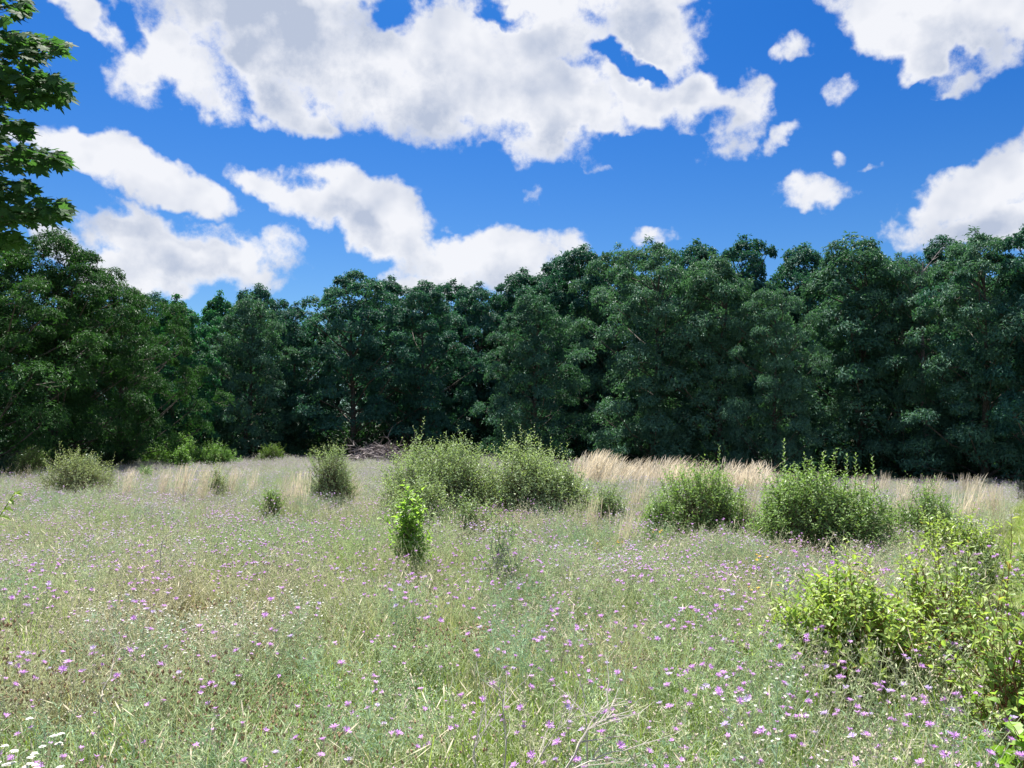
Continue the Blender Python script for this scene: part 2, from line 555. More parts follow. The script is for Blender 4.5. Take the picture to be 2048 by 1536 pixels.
def ground_mat():
    m, q = base_mat('meadow_soil')
    geo = q.n('ShaderNodeNewGeometry')
    n1 = q.noise(geo.outputs['Position'], 0.8, 4, .6)
    n2 = q.noise(geo.outputs['Position'], 22.0, 5, .7)
    c = q.mix(n2, (0.075, 0.07, 0.04), (0.20, 0.18, 0.11))
    c = q.mix(q.ramp(n1, .4, .65), c, (0.11, 0.13, 0.055))
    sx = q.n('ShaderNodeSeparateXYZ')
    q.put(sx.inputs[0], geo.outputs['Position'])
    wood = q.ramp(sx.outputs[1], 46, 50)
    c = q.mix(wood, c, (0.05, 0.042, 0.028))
    pb = q.n('ShaderNodeBsdfPrincipled')
    q.put(pb.inputs['Base Color'], c)
    pb.inputs['Roughness'].default_value = 0.95
    pb.inputs['Specular IOR Level'].default_value = 0.1
    bp = q.n('ShaderNodeBump')
    bp.inputs['Strength'].default_value = 0.5
    bp.inputs['Distance'].default_value = 0.02
    q.put(bp.inputs['Height'], n2)
    q.put(pb.inputs['Normal'], bp.outputs[0])
    o = q.n('ShaderNodeOutputMaterial')
    q.put(o.inputs[0], pb.outputs[0])
    return m


# ------------------------------------------------------------------ ground
def build_ground():
    xs = np.concatenate([-np.geomspace(1500, 62, 10), np.arange(-60, 60.1, 1.0), np.geomspace(62, 1500, 10)])
    ys = np.concatenate([-np.geomspace(1500, 12, 8), np.arange(-10, 70.1, 1.0), np.geomspace(74, 1500, 10)])
    X, Y = np.meshgrid(xs, ys, indexing='ij')
    Z = gz(X, Y)
    g = Geo()
    nx, ny = X.shape
    i, j = np.meshgrid(np.arange(nx - 1), np.arange(ny - 1), indexing='ij')
    b = (i * ny + j).ravel()
    g.add(np.stack([X, Y, Z], -1), np.stack([b, b + ny, b + ny + 1, b + 1], -1))
    o = g.build('ground', ground_mat(), smooth=True)
    tag(o, kind='structure')
    # mown path along the right edge of the meadow
    g = Geo()
    t = np.linspace(0, 1, 40)
    yy = 4 + 30 * t
    xc = PATH_X(yy)
    wv = 1.0
    v = []
    for s_ in (-1, -.33, .33, 1):
        x = xc + s_ * wv
        v.append(np.stack([x, yy, gz(x, yy) + 0.012 - 0.02 * (abs(s_) > .9)], -1))
    v = np.stack(v, 1)
    b = (np.arange(39)[:, None] * 4 + np.arange(3)[None]).ravel()
    g.add(v, np.stack([b, b + 1, b + 5, b + 4], -1))
    m, q = base_mat('mown_path_turf')
    geo = q.n('ShaderNodeNewGeometry')
    n2 = q.noise(geo.outputs['Position'], 18.0, 5, .7)
    pb = q.n('ShaderNodeBsdfPrincipled')
    q.put(pb.inputs['Base Color'], q.mix(n2, (0.14, 0.18, 0.06), (0.30, 0.30, 0.14)))
    pb.inputs['Roughness'].default_value = 0.95
    o = q.n('ShaderNodeOutputMaterial')
    q.put(o.inputs[0], pb.outputs[0])
    tag(g.build('path', m, smooth=True), kind='structure')


def PATH_X(y):
    # runs into the distance just inside the right edge of the view
    return 0.672 * y + 0.35


build_ground()


# ------------------------------------------------------------------ trees
def tree_meshes(rng, H, CR, base, kind, nclump, nros, nleaf, L, Wd, top=1.0, clump_r=(0.75, 1.35)):
    """trunk + limbs and a crown of drooping leaf rosettes set on clumps; returns (wood Geo, crown Geo)"""
    nclump, nros = int(nclump * .74), int(nros * 1.35)
    wood, crown = Geo(), Geo()
    # crown envelope
    t = (np.arange(nclump) + rng.uniform(0, 1, nclump)) / nclump
    t = t ** 0.92
    prof = np.where(t < 0.35, 0.72 + 0.28 * np.sin(t / 0.35 * np.pi / 2), np.cos(((t - 0.35) / 0.65) ** (1.5 * top) * np.pi / 2 * 0.93))
    ang = np.arange(nclump) * 2.39996 + rng.uniform(-.5, .5, nclump)
    lump = 1 + 0.22 * np.sin(ang * 2 + t * 5 + rng.uniform(0, 6)) + 0.12 * np.sin(ang * 3 - t * 9 + rng.uniform(0, 6))
    rad = CR * prof * lump * rng.uniform(0.66, 1.1, nclump)
    zc = base + (H - base) * t
    C = np.stack([rad * np.cos(ang), rad * np.sin(ang), zc], -1)
    rc = rng.uniform(*clump_r, nclump) * (1 - 0.4 * t) * np.where(rng.uniform(0, 1, nclump) < .3, .7, 1.0)
    # inner filling so that the crown is not a hollow shell
    ni = nclump // 3
    ti = rng.uniform(0.05, 0.85, ni)
    ai = rng.uniform(0, 6.28, ni)
    ri = CR * 0.4 * (1 - ti * .5) * rng.uniform(0, 1, ni)
    Ci = np.stack([ri * np.cos(ai), ri * np.sin(ai), base + (H - base) * ti], -1)
    C = np.concatenate([C, Ci])
    rc = np.concatenate([rc, np.full(ni, clump_r[1])])
    n = len(C)
    # rosettes on the upper, outer side of each clump
    d_ = rand_dirs(rng, n * nros, -0.12, 1.0).reshape(n, nros, 3)
    outw = C.copy()
    outw[:, 2] = 0
    outw = nrm(outw) * 0.5
    d_ = nrm(d_ + outw[:, None])
    rr = rc[:, None, None] * rng.uniform(0.72, 1.08, (n, nros, 1))
    Pc = C[:, None] + d_ * rr * np.array([1.1, 1.1, 0.85 if 'locust' in kind else 0.66])
    Pc = Pc.reshape(-1, 3)
    ax = nrm(d_.reshape(-1, 3) + np.array([0, 0, 0.35]) + rng.normal(0, .25, (len(Pc), 3)))
    # loose sprigs that stick out of the top
    ntop = 60
    zs = rng.uniform(.72, 1.0, ntop)
    aa = rng.uniform(0, 6.28, ntop)
    rs = CR * .75 * (1 - zs) ** .5 * rng.uniform(.2, 1.2, ntop)
    Pt = np.stack([rs * np.cos(aa), rs * np.sin(aa), base + (H - base) * (zs + .035) + clump_r[0] * .45], -1)
    Pc = np.concatenate([Pc, Pt])
    ax = np.concatenate([ax, nrm(np.array([[0, 0, 1.0]]) + rng.normal(0, .2, (ntop, 3)))])
    m = len(Pc)
    a = rng.uniform(0, 6.28, (m, 1)) + np.arange(nleaf)[None] * 2 * np.pi / nleaf + rng.uniform(-.3, .3, (m, nleaf))
    U = nrm(np.cross(ax, np.array([0.31, 0.2, 0.93])))
    V = np.cross(ax, U)
    ld = U[:, None] * np.cos(a)[..., None] + V[:, None] * np.sin(a)[..., None] + ax[:, None] * rng.uniform(-0.1, 0.75, (m, nleaf, 1))
    ld[..., 2] -= rng.uniform(0.05, 0.65, (m, nleaf))
    ld = nrm(ld)
    B = Pc[:, None] + ld * L * 0.25 + rng.normal(0, L * .35, (m, nleaf, 3))
    Nn = ax[:, None] + rng.normal(0, .35, (m, nleaf, 3)) + np.array([0, 0, .3])
    LL = L * rng.uniform(0.7, 1.3, (m, nleaf))
    crown.leaves(B.reshape(-1, 3), ld.reshape(-1, 3), Nn.reshape(-1, 3), LL.ravel(), (LL * Wd).ravel(), fold=0.2, droop=0.12)
    # trunk and limbs
    k = 9
    zt = np.linspace(-0.3, H * 0.86, k)
    wob = np.cumsum(rng.normal(0, 0.09, (k, 2)), 0)
    TP = np.stack([wob[:, 0], wob[:, 1], zt], -1)
    TR = np.linspace(0.20, 0.03, k) * (H / 11)
    TR[0] *= 1.5
    wood.tubes(TP[None], TR[None], 7)
    nl = min(nclump, 44)
    sel = rng.choice(nclump, nl, replace=False)
    E = C[sel]
    s0 = np.clip(E[:, 2] - np.linalg.norm(E[:, :2], axis=1) * rng.uniform(.5, .9, nl), 0.6, H * .8)
    X0 = np.stack([np.interp(s0, zt, TP[:, 0]), np.interp(s0, zt, TP[:, 1]), s0], -1)
    mid = (X0 + E) / 2 + rng.normal(0, .15, (nl, 3)) - np.array([0, 0, .15])
    q1 = X0 * .7 + mid * .3 + np.array([0, 0, .05])
    LP = np.stack([X0, q1, mid, E * .8 + mid * .2, E], 1)
    LR = np.linspace(1, 0.2, 5)[None] * (0.055 * rng.uniform(.6, 1.3, nl))[:, None] * (H / 11)
    wood.tubes(LP, LR, 5)
    # twigs sticking into the clumps
    nt = n * 3
    ci = np.repeat(np.arange(n), 3)
    dd = rand_dirs(rng, nt, -.2, 1)
    a0 = C[ci] - dd * 0.1
    a1 = C[ci] + dd * rc[ci][:, None] * .9
    wood.tubes(np.stack([a0, (a0 + a1) / 2 + rng.normal(0, .06, (nt, 3)), a1], 1), np.array([[0.018, 0.012, 0.004]]), 3)
    return wood, crown


TREE_SRC = {}


def tree_kind(key, mat, **kw):
    rng = np.random.default_rng(hash_id(key))
    w, c = tree_meshes(rng, kind=key, **kw)
    TREE_SRC[key] = (w, c, M[mat], kw['H'], kw['CR'])


def hash_id(s_):
    return sum(ord(ch) * (i + 3) for i, ch in enumerate(s_)) % 99991


tree_kind('oak_a', 'oak', H=12, CR=3.6, base=1.3, nclump=92, nros=26, nleaf=12, L=0.19, Wd=0.5)
tree_kind('oak_b', 'oak', H=12, CR=3.2, base=0.8, nclump=84, nros=26, nleaf=12, L=0.19, Wd=0.52, top=1.3)
tree_kind('oak_c', 'oak', H=12, CR=3.9, base=1.8, nclump=96, nros=24, nleaf=12, L=0.195, Wd=0.5, top=1.6, clump_r=(.6, 1.3))
tree_kind('hickory_a', 'hickory', H=11, CR=2.9, base=0.5, nclump=88, nros=26, nleaf=12, L=0.19, Wd=0.38, top=0.85)
tree_kind('hickory_b', 'hickory', H=12, CR=3.7, base=0.4, nclump=104, nros=26, nleaf=12, L=0.19, Wd=0.4, top=1.2)
tree_kind('maple_a', 'maple_far', H=11, CR=3.0, base=0.6, nclump=84, nros=28, nleaf=8, L=0.19, Wd=0.75, top=1.0, clump_r=(.8, 1.2))
tree_kind('locust_a', 'locust', H=9, CR=4.0, base=0.9, nclump=150, nros=30, nleaf=12, L=0.13, Wd=0.34, top=1.6, clump_r=(.55, 1.0))
tree_kind('locust_b', 'locust', H=9, CR=3.3, base=0.5, nclump=140, nros=30, nleaf=12, L=0.13, Wd=0.36, top=1.2, clump_r=(.5, .95))

TREE_OBJ = {}


def put_tree(key, px, ytop, Y, name, label, wide=1.0, group=None, rz=0.0, cat='tree'):
    H0, CR0 = TREE_SRC[key][3], TREE_SRC[key][4]
    x, y, ztop = at(px, ytop, Y)
    z = float(gz(x, y))
    h = (ztop - z) / (H0 * 1.035)
    wide *= .86 if Y < 40 else 1.0
    sc = (h * wide, h * wide, h)
    if key not in TREE_OBJ:
        w, c, m, _, _ = TREE_SRC[key]
        r = empty(name, (x, y, z), rz, sc)
        w.build('trunk', M['bark'], r, smooth=True)
        cr = c.build('crown', m, r)
        TREE_OBJ[key] = r
    else:
        r = copy_thing(TREE_OBJ[key], (x, y, z), rz, sc)
        r.name = name
    tag(r, label, cat, group)
    return r


FRONT = 'trees along the edge of the meadow'
TREES = [
    # key, px, ytop, distance, name, width factor, label
    ('locust_a', -20, 485, 24, 'locust_tree', 1.25, 'big feathery leaved tree filling the left edge under the maple branches'),
    ('locust_b', 120, 470, 26, 'locust_tree', 1.15, 'rounded feathery tree with small sky gaps high in its crown at far left'),
    ('locust_a', 245, 572, 29, 'locust_tree', 1.0, 'lower bushy tree sloping down to the right of the feathery left tree'),
    ('maple_a', 352, 600, 35, 'maple_tree', 1.05, 'fresh saturated green tree between the feathery left trees and the grey green cone'),
    ('hickory_a', 498, 598, 38, 'hickory_tree', 1.15, 'grey green cone shaped tree with low skirt left of centre'),
    ('oak_b', 590, 612, 42, 'oak_tree', 1.0, 'low dark tree in the dip of the treeline left of centre'),
    ('oak_c', 712, 548, 41, 'oak_tree', 1.05, 'broad rounded dark tree with the highest crown left of centre'),
    ('oak_a', 850, 568, 41, 'oak_tree', 0.95, 'dark round topped tree above the brush pile'),
    ('oak_b', 955, 572, 46, 'oak_tree', 1.0, 'narrow dark tree behind the shadowed gap at the centre'),
    ('hickory_a', 1062, 590, 35, 'hickory_tree', 1.15, 'front tree at the centre with two pointed pale tips'),
    ('oak_a', 1165, 500, 44, 'oak_tree', 1.0, 'tall dark tree just right of the low centre cumulus'),
    ('hickory_b', 1300, 488, 34, 'hickory_tree', 1.15, 'very large grey green tree right of centre with foliage down to the tan grass'),
    ('hickory_a', 1425, 520, 33, 'hickory_tree', 1.1, 'grey green tree filling in beside the very large one'),
    ('hickory_b', 1540, 575, 31, 'hickory_tree', 0.95, 'lower yellowish tipped tree in front of a small sky gap on the right'),
    ('hickory_a', 1700, 482, 33, 'hickory_tree', 1.25, 'tall twig topped tree in the middle of the right half'),
    ('hickory_b', 1795, 520, 32, 'hickory_tree', 0.9, 'dark green tree left of the bare dead top'),
    ('hickory_b', 1950, 470, 29, 'hickory_tree', 1.1, 'massive crowned tree rising to the highest point on the right'),
    ('oak_c', 2075, 445, 28, 'oak_tree', 1.0, 'tree cut off by the right edge of the photo'),
    ('oak_c', 1490, 480, 41, 'oak_tree', 0.8, 'tree with separate dark round tufts standing above the sky gap on the right'),
    ('oak_a', 1605, 497, 42, 'oak_tree', 0.9, 'dark tree top between the tufted tree and the tall twig topped tree'),
    ('oak_a', 520, 575, 46, 'oak_tree', 0.8, 'dark uneven crown peeking over the grey green cone'),
    ('maple_a', 440, 592, 44, 'maple_tree', 0.7, 'tree behind with a spiky bright sprig on its top'),
    ('oak_c', 310, 590, 45, 'oak_tree', 0.9, 'distant dark crown between the feathery trees and the fresh green one'),
    ('oak_b', 780, 560, 49, 'oak_tree', 1.0, 'crown level with the broad tree and just behind its right shoulder'),
    ('oak_c', 905, 566, 50, 'oak_tree', 0.9, 'hazy crown in the even skyline left of the dark gap'),
    ('oak_b', 1045, 545, 49, 'oak_tree', 1.0, 'hazy crown rising behind the two pointed tips'),
    ('oak_c', 1120, 520, 48, 'oak_tree', 0.9, 'crown stepping up behind the front centre tree to its right'),
    ('hickory_b', 1235, 500, 41, 'hickory_tree', 0.8, 'crown between the tall dark tree and the very large grey green one'),
    ('oak_b', 1395, 490, 41, 'oak_tree', 0.9, 'crown with loose sprigs against blue sky right of the tiny cloud'),
    ('oak_a', 1880, 480, 36, 'oak_tree', 0.9, 'crown beside the dead top with its rounded shoulder in front of cloud'),
    ('oak_b', 1745, 505, 40, 'oak_tree', 0.9, 'dark crown filling behind the twig topped tree'),
    ('oak_a', -60, 560, 33, 'oak_tree', 1.0, 'dark tree mostly hidden behind the feathery tree at the left edge'),
    ('oak_b', 180, 600, 38, 'oak_tree', 1.1, 'dark tree in the shadow behind the pale left shrub'),
]
rr_ = random.Random(5)
for (key, px, yt, Y, nm, wf, lb) in TREES:
    put_tree(key, px, yt, Y, nm, lb, wf, FRONT if Y < 43 else 'trees in the second row of the wood', rz=rr_.uniform(0, 6.28))
# deep rows that close the wood
for i in range(26):
    px = -260 + i * 105 + rr_.uniform(-25, 25)
    Y = rr_.uniform(52, 62)
    yt = np.interp(px, [0, 300, 600, 900, 1150, 1300, 1700, 2048], [590, 612, 640, 605, 560, 545, 540, 520]) + rr_.uniform(0, 25)
    put_tree(rr_.choice(['oak_a', 'oak_b', 'oak_c', 'hickory_b']), px, yt, Y, 'oak_tree',
             'dark tree deep in the wood showing only between the nearer crowns', 1.05, 'deep row of dark trees', rz=rr_.uniform(0, 6.28))


# dead bare treetop
def dead_tree():
    rng = np.random.default_rng(31)
    x, y, zt = at(1843, 488, 31)
    z = float(gz(x, y))
    H = zt - z
    r = empty('dead_tree', (x, y, z))
    tag(r, 'dead tree whose bare twiggy top shows against the sky left of the massive crown', 'tree')
    g = Geo()
    k = 8
    tp = np.stack([np.cumsum(rng.normal(0, .08, k)), np.cumsum(rng.normal(0, .08, k)), np.linspace(-.3, H * .93, k)], -1)
    g.tubes(tp[None], np.linspace(.16, .02, k)[None], 6)
    g.build('trunk', M['deadwood'], r, smooth=True)
    for i in range(14):
        g = Geo()
        s0 = H * rng.uniform(.35, .9)
        p0 = np.array([np.interp(s0, tp[:, 2], tp[:, 0]), np.interp(s0, tp[:, 2], tp[:, 1]), s0])
        a = rng.uniform(0, 6.28)
        dr = nrm(np.array([math.cos(a), math.sin(a) * .5, rng.uniform(.6, 1.4)]))
        L = rng.uniform(.8, 1.8)
        main = p0 + dr * L * np.linspace(0, 1, 5)[:, None] + rng.normal(0, .05, (5, 3))
        main[0] = p0
        g.tubes(main[None], np.linspace(.03, .006, 5)[None], 4)
        n = 7
        b = main[rng.integers(1, 5, n)]
        e = b + nrm(dr + rng.normal(0, .6, (n, 3))) * rng.uniform(.2, .6, (n, 1))
        g.tubes(np.stack([b, (b + e) / 2 + rng.normal(0, .03, (n, 3)), e], 1), np.array([[.012, .008, .003]]), 3)
        g.build('branch', M['deadwood'], r)


dead_tree()


# ------------------------------------------------------------------ shrubs
def shrub_leaves(rng, H, RX, RY, ntw, per, L, sprigs=12, tw=0.3, low=0.05, lumps=11, sprig_h=0.35, up=0.7, fill=0.55, nstem=14, lobes=8):
    """returns wood Geo and leaf arrays (B, D, N, L)"""
    wood = Geo()
    dirs = rand_dirs(rng, ntw, -0.15, 1.0)
    lc = rand_dirs(rng, lumps, 0.0, 1.0)
    amp = rng.uniform(-0.38, 0.26, lumps)
    f = 1 + (np.exp(-((dirs[:, None] - lc[None]) ** 2).sum(-1) / 0.18) * amp[None]).sum(1)
    f = f / (np.abs(dirs) ** 2.8).sum(1) ** (1 / 2.8) * .93
    rad = (rng.uniform(fill ** 3, 1, ntw) ** (1 / 3)) * f
    c = np.array([0, 0, H * 0.42])
    Hc = H * 0.58
    # several overlapping mounds of unequal height make up one shrub
    la = np.arange(lobes) * 2.4 + rng.uniform(0, 6.28)
    lo = np.stack([np.cos(la) * RX, np.sin(la) * RY, np.zeros(lobes)], -1) * rng.uniform(.32, .62, (lobes, 1))
    lh = rng.uniform(.55, 1.0, lobes)
    lr = rng.uniform(.42, .66, lobes)
    lo[0], lh[0], lr[0] = lo[0] * .4, 1.0, .6
    li = rng.choice(lobes, ntw, p=lr ** 2 / (lr ** 2).sum())
    B0 = lo[li] + np.stack([dirs[:, 0] * rad * RX * lr[li], dirs[:, 1] * rad * RY * lr[li], (H * .42 + dirs[:, 2] * rad * Hc) * lh[li]], -1)
    B0[:, 2] = np.maximum(B0[:, 2], low + rng.uniform(0, .15, ntw))
    td = nrm(dirs * 0.7 + np.array([0, 0, up]) + rng.normal(0, .3, (ntw, 3)))
    TL = tw * rng.uniform(.6, 1.25, ntw)
    if sprigs:
        si = rng.choice(np.where(dirs[:, 2] > .45)[0], min(sprigs, (dirs[:, 2] > .45).sum()), replace=False)
        TL[si] = sprig_h * rng.uniform(.7, 1.3, len(si))
        td[si] = nrm(np.array([0, 0, 1.0]) + rng.normal(0, .16, (len(si), 3)))
    bend = rng.normal(0, .12, (ntw, 3)) - np.array([0, 0, .06])
    s_ = np.linspace(0, 1, 4)
    P = B0[:, None] + td[:, None] * (TL[:, None] * s_[None])[..., None] + bend[:, None] * (TL[:, None] * s_[None] ** 2)[..., None]
    wood.tubes(P, np.linspace(1, .3, 4)[None] * 0.0028 * (L / 0.045) ** .5, 3)
    # main stems
    ns = nstem
    e = c + rand_dirs(rng, ns, .1, 1) * np.array([RX, RY, Hc]) * .8
    b = np.stack([rng.normal(0, RX * .12, ns), rng.normal(0, RY * .12, ns), np.full(ns, -.05)], -1)
    m = (b + e) / 2 + np.array([0, 0, .1 * H]) + rng.normal(0, .04, (ns, 3))
    wood.tubes(np.stack([b, b * .5 + m * .5, m, m * .4 + e * .6, e], 1), np.linspace(1, .3, 5)[None] * 0.012 * (H / 1.5), 5)
    # side branches joining twigs to stems
    mi = rng.integers(0, ns, ntw)
    j0 = m[mi] * .45 + e[mi] * .55
    wood.tubes(np.stack([j0, (j0 + B0) / 2 + rng.normal(0, .03, (ntw, 3)), B0], 1)[:ntw // 2], np.array([[.004, .003, .002]]), 3)
    # leaves along twigs
    cnt = np.maximum((per * TL / tw).astype(int), 3)
    ti = np.repeat(np.arange(ntw), cnt)
    tt = np.concatenate([(np.arange(k) + .6) / k for k in cnt])
    ph = np.concatenate([np.arange(k) * 2.4 for k in cnt]) + rng.uniform(0, 6.28, ntw)[ti]
    base = B0[ti] + td[ti] * (TL[ti] * tt)[:, None] + bend[ti] * (TL[ti] * tt ** 2)[:, None]
    U = nrm(np.cross(td, np.array([.3, .9, .1])))
    V = np.cross(td, U)
    out = U[ti] * np.cos(ph)[:, None] + V[ti] * np.sin(ph)[:, None]
    D = nrm(out + td[ti] * rng.uniform(.3, 1.1, (len(ti), 1)) + rng.normal(0, .15, (len(ti), 3)))
    N = nrm(td[ti] * 1.0 - out * .4 + np.array([0, 0, .5]) + rng.normal(0, .3, (len(ti), 3)))
    LL = L * rng.uniform(.5, 1.45, len(ti)) * (1 - .35 * tt)
    return wood, base, D, N, LL


def shrub(name, label, px, ytop, Y, halfw, mat, H=None, ry=None, per=12, ntw=600, L=0.045, ratio=0.42, wmat='twig', cat='shrub',
          single=0, full=False, group=None, seed=None, **kw):
    """halfw in photo pixels; ytop pixel row of the top; real size follows from the distance"""
    rng = np.random.default_rng(seed if seed is not None else hash_id(label))
    x, y, zt = at(px, ytop, Y)
    z = float(gz(x, y))
    H = (zt - z) if H is None else H
    rx = halfw / F * Y
    H = max(H - kw.get('tw', 0.3) * 0.6, H * .5)
    rx = max(rx - kw.get('tw', .3) * .35, rx * .5)
    w, B, D, N, LL = shrub_leaves(rng, H, rx, ry or rx * .85, ntw, per, L, **kw)
    r = empty(name, (x, y, z))
    tag(r, label, cat, group)
    w.build('stems', M[wmat], r)
    keep = np.ones(len(B), bool)
    if single:
        # the leaves that show largest (nearest to the viewer) are parts of their own
        dist = np.linalg.norm(B + np.array([x, y, z]) - np.array([0, 0, EYE]), axis=1)
        vis = np.linalg.norm((B - np.array([0, 0, H * .42])) / np.array([rx, ry or rx * .85, H * .58]), axis=1).clip(0, 1.3)
        order = np.argsort(dist - vis * rx * 1.3)[:single]
        keep[order] = False
        add_single_leaves(r, B[order], D[order], N[order], LL[order], ratio, M[mat], rng)
    g = Geo()
    g.leaves(B[keep], D[keep], N[keep], LL[keep], LL[keep] * ratio, fold=.22, droop=.12, full=full)
    fo = g.build('foliage', M[mat], r)
    if single:
        fo['kind'] = 'stuff'
    return r


def add_single_leaves(r, B, D, N, LL, ratio, mat, rng, name='leaf', mesh=None):
    from mathutils import Matrix
    if mesh is None:
        meshes = []
        for k in range(4):
            g = Geo()
            g.leaves(np.zeros((1, 3)), np.array([[0, 1.0, 0]]), np.array([[0, 0, 1.0]]), 1.0, ratio * (0.85 + .1 * k), fold=.22, droop=.06 + .05 * k, full=True)
            o = g.build(name, mat, link=False)
            meshes.append(o.data)
    else:
        meshes = mesh
    for i in range(len(B)):
        o = bpy.data.objects.new(name, meshes[i % len(meshes)])
        COL.objects.link(o)
        o.parent = r
        dd = Vector(D[i]).normalized()
        nn = Vector(N[i])
        s_ = dd.cross(nn).normalized()
        n2 = s_.cross(dd)
        mt = Matrix(((s_.x, dd.x, n2.x), (s_.y, dd.y, n2.y), (s_.z, dd.z, n2.z))).to_4x4()
        mt.translation = Vector(B[i])
        o.matrix_local = mt @ Matrix.Scale(float(LL[i]), 4)


# far and middle shrubs (name, label, px, ytop, distance, half width px, material ...)
shrub('autumn_olive', 'pale grey green rounded shrub at the left below the feathery trees', 162, 892, 16.5, 74, 'pale_olive', ntw=900, L=.05, sprigs=24)
shrub('young_tree', 'brownish green bushy sapling between the left edge and the pale shrub', 62, 885, 21, 42, 'brownish', ntw=500, L=.06, ratio=.35, sprigs=5)
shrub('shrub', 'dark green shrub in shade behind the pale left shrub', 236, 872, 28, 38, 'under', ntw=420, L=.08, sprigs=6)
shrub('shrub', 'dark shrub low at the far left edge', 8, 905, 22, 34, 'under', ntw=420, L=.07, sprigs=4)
shrub('shrub', 'bright green low wide bush at the foot of the left trees', 350, 880, 30, 78, 'bright_far', ntw=620, L=.10, ratio=.6, sprigs=10)
shrub('young_tree', 'small bright green sapling standing up in front of the low wide bush', 366, 878, 26, 13, 'bright_far', ntw=150, L=.09, ratio=.5, sprigs=3)
shrub('shrub', 'bright green pointed bush right of the low wide bush', 436, 880, 30, 50, 'bright_far', ntw=400, L=.09, ratio=.5, sprigs=8)
shrub('young_tree', 'light green leafy top rising above the low wide bush', 368, 860, 32, 22, 'bright_far', ntw=200, L=.10, ratio=.5, sprigs=4)
shrub('shrub', 'small round yellowish bush at the wood edge left of the brush pile', 541, 882, 33, 24, 'brownish', ntw=260, L=.08, sprigs=8)
shrub('young_tree', 'tiny fresh green seedling in the grass before the bright bushes', 291, 925, 22, 9, 'bright_far', ntw=70, L=.07, sprigs=2)
shrub('autumn_olive', 'upright grey green shrub standing alone right of the tan tufts', 664, 886, 14.2, 50, 'olive', ntw=700, L=.045, sprigs=16)
shrub('shrub', 'small pale leafy bush among the left tan tufts', 437, 925, 15.5, 26, 'pale_olive', ntw=200, L=.05, sprigs=8)
shrub('shrub', 'small dark green clump with upright leaves in front of the lone shrub', 545, 958, 12.2, 24, 'olive_green', ntw=190, L=.06, ratio=.3, sprigs=10, sprig_h=.2)
shrub('autumn_olive', 'big rounded olive shrub forming the left half of the centre pair', 900, 866, 12.8, 134, 'olive', ntw=2300, L=.055, ratio=.46, sprigs=60, sprig_h=.5)
shrub('autumn_olive', 'big rounded olive shrub forming the right half of the centre pair', 1076, 873, 12.4, 118, 'olive', ntw=1900, L=.055, ratio=.46, sprigs=52, sprig_h=.5)
shrub('autumn_olive', 'low spreading olive shrub at the left foot of the centre pair', 835, 945, 11.2, 72, 'olive', ntw=650, L=.05, ratio=.48, sprigs=14)
shrub('autumn_olive', 'low olive sprouts in front of the centre pair', 945, 985, 10.2, 60, 'olive', ntw=330, L=.05, ratio=.48, sprigs=14)
shrub('autumn_olive', 'thin low olive bush just right of the centre pair', 1212, 958, 11.5, 42, 'olive', ntw=260, L=.05, ratio=.48, sprigs=10)
shrub('autumn_olive', 'medium olive shrub with one tall sprig, right of the tan grass tuft', 1405, 935, 10.8, 108, 'olive_green', ntw=1000, L=.056, ratio=.48, sprigs=50, sprig_h=.36, up=1.1)
shrub('autumn_olive', 'low dark left flank bush of the medium olive shrub', 1325, 985, 10.4, 50, 'olive_green', ntw=360, L=.05, ratio=.48, sprigs=8)
shrub('autumn_olive', 'large dense dark shrub with a row of upright sprigs, right half', 1640, 922, 9.3, 150, 'olive_green', ntw=2100, L=.056, ratio=.48, sprigs=80, sprig_h=.42, up=1.1)
shrub('autumn_olive', 'dark shrub beside the large dense one to its right', 1836, 958, 10.0, 86, 'olive_green', up=1.1, ntw=640, L=.05, ratio=.48, sprigs=14)
shrub('shrub', 'yellow green shrub behind the lime shrub below the pale path', 1925, 1008, 7.6, 84, 'lime', ntw=520, per=12, L=.05, sprigs=12, full=True)
shrub('shrub', 'green bush cut off by the right edge beside the path', 2090, 1040, 7.0, 40, 'olive_green', ntw=300, L=.045, sprigs=8)


def sprig(px, ybase, ytop, Y, label, mat='olive_green'):
    """single tall upright shoot"""
    rng = np.random.default_rng(px)
    x, y, zt = at(px, ytop, Y)
    _, _, zb = at(px, ybase, Y)
    r = empty('olive_shoot', (x, y, zb))
    tag(r, label, 'shoot', 'upright shoots above the large dense shrub')
    H = zt - zb
    s_ = np.linspace(0, 1, 6)
    lean = rng.normal(0, .03, 2)
    P = np.stack([lean[0] * s_, lean[1] * s_, H * s_], -1)[None]
    g = Geo()
    g.tubes(P, np.linspace(.004, .0015, 6)[None], 4)
    g.build('stem', M['twig'], r)
    n = int(H / .02)
    t = (np.arange(n) + .5) / n
    a = np.arange(n) * 2.4
    B = np.stack([lean[0] * t, lean[1] * t, H * t], -1)
    D = np.stack([np.cos(a), np.sin(a), np.full(n, .9)], -1)
    g = Geo()
    LL = .062 * (1.1 - .5 * t) * rng.uniform(.8, 1.2, n)
    g.leaves(B, D, np.stack([-np.cos(a), -np.sin(a), np.full(n, 1.2)], -1), LL, LL * .45, full=True)
    g.build('foliage', M[mat], r)


for px, yb, yt, lb in [(1566, 1010, 878, 'tallest leafy shoot above the left side of the large dense shrub'),
                       (1437, 960, 890, 'single leafy shoot rising from the medium olive shrub'),
                       (1607, 980, 905, 'second leafy shoot from the left above the large dense shrub'),
                       (1642, 980, 903, 'third leafy shoot from the left above the large dense shrub'),
                       (1688, 980, 908, 'leafy shoot above the middle of the large dense shrub'),
                       (1708, 980, 906, 'leafy shoot just right of the middle one above the large dense shrub'),
                       (1748, 990, 910, 'rightmost leafy shoot above the large dense shrub')]:
    sprig(px, yb, yt, 10.6 if px == 1437 else 9.1, lb)

